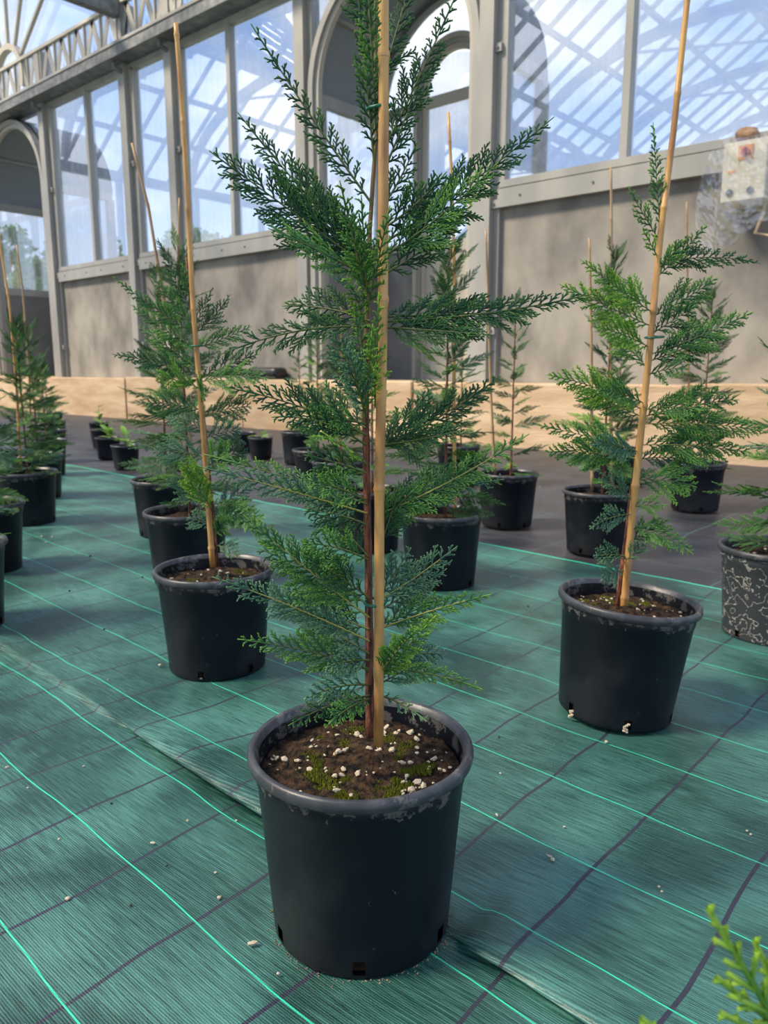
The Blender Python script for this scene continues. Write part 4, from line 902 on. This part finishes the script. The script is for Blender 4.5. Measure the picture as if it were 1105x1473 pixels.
# blurred twig tip hanging into view close to the camera
ft = tag(empty('conifer_frond', on_f(1110, 1478, 0.42)), 'bright lime conifer frond tip in the foreground over the green fabric', 'conifer frond')
fr = np.random.default_rng(5); fo_ = np.array(ft.location)
for (x0, y0, x1, y1, wd, dp) in ((1118, 1472, 1018, 1306, 0.030, 0.40), (1122, 1478, 1030, 1405, 0.016, 0.41), (1125, 1500, 1036, 1457, 0.014, 0.405), (1010, 1540, 922, 1464, 0.014, 0.40), (1140, 1470, 1085, 1352, 0.022, 0.42)):
    b_, t_ = np.array(on_f(x0, y0, dp)), np.array(on_f(x1, y1, dp - 0.01))
    d = t_ - b_
    ax = dict(P0=(b_ - fo_)[None], V1=d[None], V2=np.zeros((1, 3)), N=np.array(-ray(1060, 1400).normalized())[None])
    k2 = kids(ax, 0.0085, 0.05, 0.97, lambda t, Lp: np.maximum(wd * (1.05 - t), 0.006), 32, 5, 0.1, 0.1, fr)
    parts = [twig_arrays(ax, 6, 0.0026, 0.0020, 0.4, 1.0), twig_arrays(k2, 3, 0.0024, 0.0020, 0.5, 1.0)]
    k3 = kids(k2, 0.0085, 0.25, 0.95, lambda t, Lp: np.clip(Lp * 0.4 * (1.1 - t), 0.003, 0.010), 32, 6, 0.1, 0.1, fr)
    if k3 is not None: parts.append(twig_arrays(k3, 1, 0.0022, 0.0018, 0.6, 1.0))
    link('branchlet', np_mesh('branchlet', parts, 'needles_lime'), None, ft)

# ------------------------------------------------------------------ things on the wall and the ledge
bx = on_y(1043, 297, 6.94)
eb = tag(empty('switch_box', (bx.x, 7.02, bx.z)), 'cream switch box with a red knob, wrapped in clear film on the wall', 'switch box')
W_, H_, D_ = 0.34, 0.46, 0.20
o = MB().box(0, W_, -D_, 0.13, 0, H_).build('housing', 'box_cream', eb); bv = o.modifiers.new('bevel', 'BEVEL'); bv.width = 0.012; bv.segments = 2
o = MB().box(0.004, W_ - 0.004, -D_ - 0.012, -D_ - 0.001, 0.004, H_ - 0.004).build('lid', 'box_cream', eb); bv = o.modifiers.new('bevel', 'BEVEL'); bv.width = 0.005
sp_ = MB().box(0.12, 0.23, -D_ - 0.02, -D_ - 0.01, 0.31, 0.42).build('switch_plate', 'switch_plate', eb)
k_ = MB().tube([(0.175, -D_ - 0.02, 0.365), (0.175, -D_ - 0.045, 0.365)], 0.032, 16); k_.box(0.168, 0.182, -D_ - 0.06, -D_ - 0.04, 0.335, 0.395); k_.build('switch_knob', 'switch_red', sp_)
MB().box(0.05, 0.10, -D_ - 0.016, -D_ - 0.011, 0.225, 0.245).build('label_strip', 'label_orange', eb)
for xx in (0.07, 0.23): MB().tube([(xx, -D_ - 0.01, 0.075), (xx, -D_ - 0.026, 0.075)], 0.026, 16).build('lid_screw', 'screw_grey', eb)
MB().tube([(0.30, -0.05, 0.0), (0.31, -0.10, -0.10), (0.26, -0.10, -0.24), (0.36, -0.08, -0.27), (0.55, -0.02, -0.18), (0.8, 0.05, 0.1)], 0.014, 8).build('cable', 'cable', eb, smooth=True)
MB().tube([(0.12, -0.08, 0.0), (0.125, -0.09, -0.1), (0.15, -0.09, -0.17)], 0.006, 6).build('wire', 'screw_grey', eb)
st_ = bmesh.new(); bmesh.ops.create_icosphere(st_, subdivisions=3, radius=0.085)
for v in st_.verts: v.co = Vector((v.co.x * 1.15, v.co.y * 0.9, v.co.z * 0.72)) * (1 + 0.28 * mnoise.noise(v.co * 14))
me = bpy.data.meshes.new('stone'); st_.to_mesh(me); st_.free()
tag(link('weight_stone', me, 'stone_brown', None, (bx.x + 0.13, 6.97, bx.z + H_ + 0.076)), 'rough brown stone lying on top of the cream switch box', 'stone')
tag(MB().tube([(0, 0, 0), (0.25, 0.01, 0.012), (0.55, 0.02, 0.02)], [0.022, 0.02, 0.018], 8).build('wood_stick', 'stone_brown', None, (bx.x + 0.27, 6.97, bx.z + H_ + 0.032), smooth=True), 'brown stick lying beside the stone on the switch box', 'stick')
# crumpled film draped over the box
m = MB(); nu, nv = 26, 26
for j in range(nv + 1):
    v_ = j / nv
    for i in range(nu + 1):
        u_ = i / nu
        xx = -0.30 * (0.45 + 0.55 * math.sin(math.pi * min(1, v_ * 1.1) * 0.55)) * (1 - u_) * (1.1 - 0.4 * v_) + u_ * (W_ + 0.10) * 1.0
        zz = H_ + 0.006 - v_ * (H_ + 0.006 + 0.28 + 0.10 * math.sin(u_ * 5))
        fr_ = 0.5 + 0.5 * math.tanh((xx + 0.03) * 40)
        yy = -0.03 - fr_ * (D_ + 0.01) - 0.02 + 0.06 * max(0, -zz) 
        yy -= 0.05 * abs(mnoise.noise((xx * 7 + zz * 6, zz * 2.0, 3.3))) + 0.012 * abs(mnoise.noise((xx * 16 - zz * 14, zz * 5, 8)))
        m.v.append((xx, yy, zz))
for j in range(nv):
    for i in range(nu): a = j * (nu + 1) + i; m.f.append((a, a + 1, a + nu + 2, a + nu + 1))
m.build('plastic_film', 'plastic_film', eb, smooth=False)

tb_ = on_y(385, 547, 7.0)
tub = tag(empty('black_tub', (tb_.x, 7.0, 0.668)), 'upturned black plastic tub lying on the concrete ledge', 'tub')
o = MB().box(-0.30, 0.30, -0.13, 0.13, 0, 0.155).build('tub_body', 'black_plastic', tub); bv = o.modifiers.new('bevel', 'BEVEL'); bv.width = 0.07; bv.segments = 4
o = MB().box(-0.32, 0.32, -0.14, 0.14, 0, 0.03).build('tub_lip', 'black_plastic', tub); bv = o.modifiers.new('bevel', 'BEVEL'); bv.width = 0.01

# ------------------------------------------------------------------ crumbs on the fabric
r = random.Random(99)
crumbs = [(97, 1293), (315, 1291), (363, 1357), (10, 1104), (230, 957), (289, 977), (872, 1067), (795, 1236), (790, 1231), (715, 1172), (320, 1105), (365, 1120), (220, 1212), (160, 1155), (85, 1207), (240, 1245), (188, 1302), (40, 1133), (120, 1102), (182, 1024), (812, 1189), (952, 1282), (948, 1275), (800, 1362), (825, 1345), (955, 1440), (1080, 1200), (1075, 1195), (720, 1112), (718, 1060), (675, 975), (735, 830), (760, 872), (150, 905), (205, 830), (100, 850), (130, 800), (75, 772), (66, 780), (60, 772), (340, 1180), (270, 1180), (75, 975), (155, 978), (310, 1255), (400, 1400)]
tans = {2, 10, 12, 9, 8}
for i, (x, y) in enumerate(crumbs):
    p = on_z(x, y, 0.006); dark = i in (11, 13, 15, 16, 29, 30, 32, 33, 34, 35, 36)
    k = (0.0042 if i < 8 else 0.0026) * (1 + 0.5 * max(0, (p.length - 1.5)))
    me = PEB[i % 5] if not dark else None
    if dark:
        if 'dk' not in globals(): dk = PEB[0].copy(); dk.materials.clear(); dk.materials.append(MATS['chip_dark'])
        me = dk
    o = link('soil_crumb' if dark else 'perlite_crumb', me, None, None, (p.x, p.y, 0.005 + k * 0.3)); o.scale = (k * (2.2 if i in tans else 1), k, k); o.rotation_euler = (0, 0, r.uniform(0, 6))
    tag(o, 'dark soil crumb lying loose on the green fabric' if dark else 'pale grit crumb lying loose on the green fabric', 'crumb', 'dark crumbs on the fabric' if dark else 'pale crumbs on the fabric')
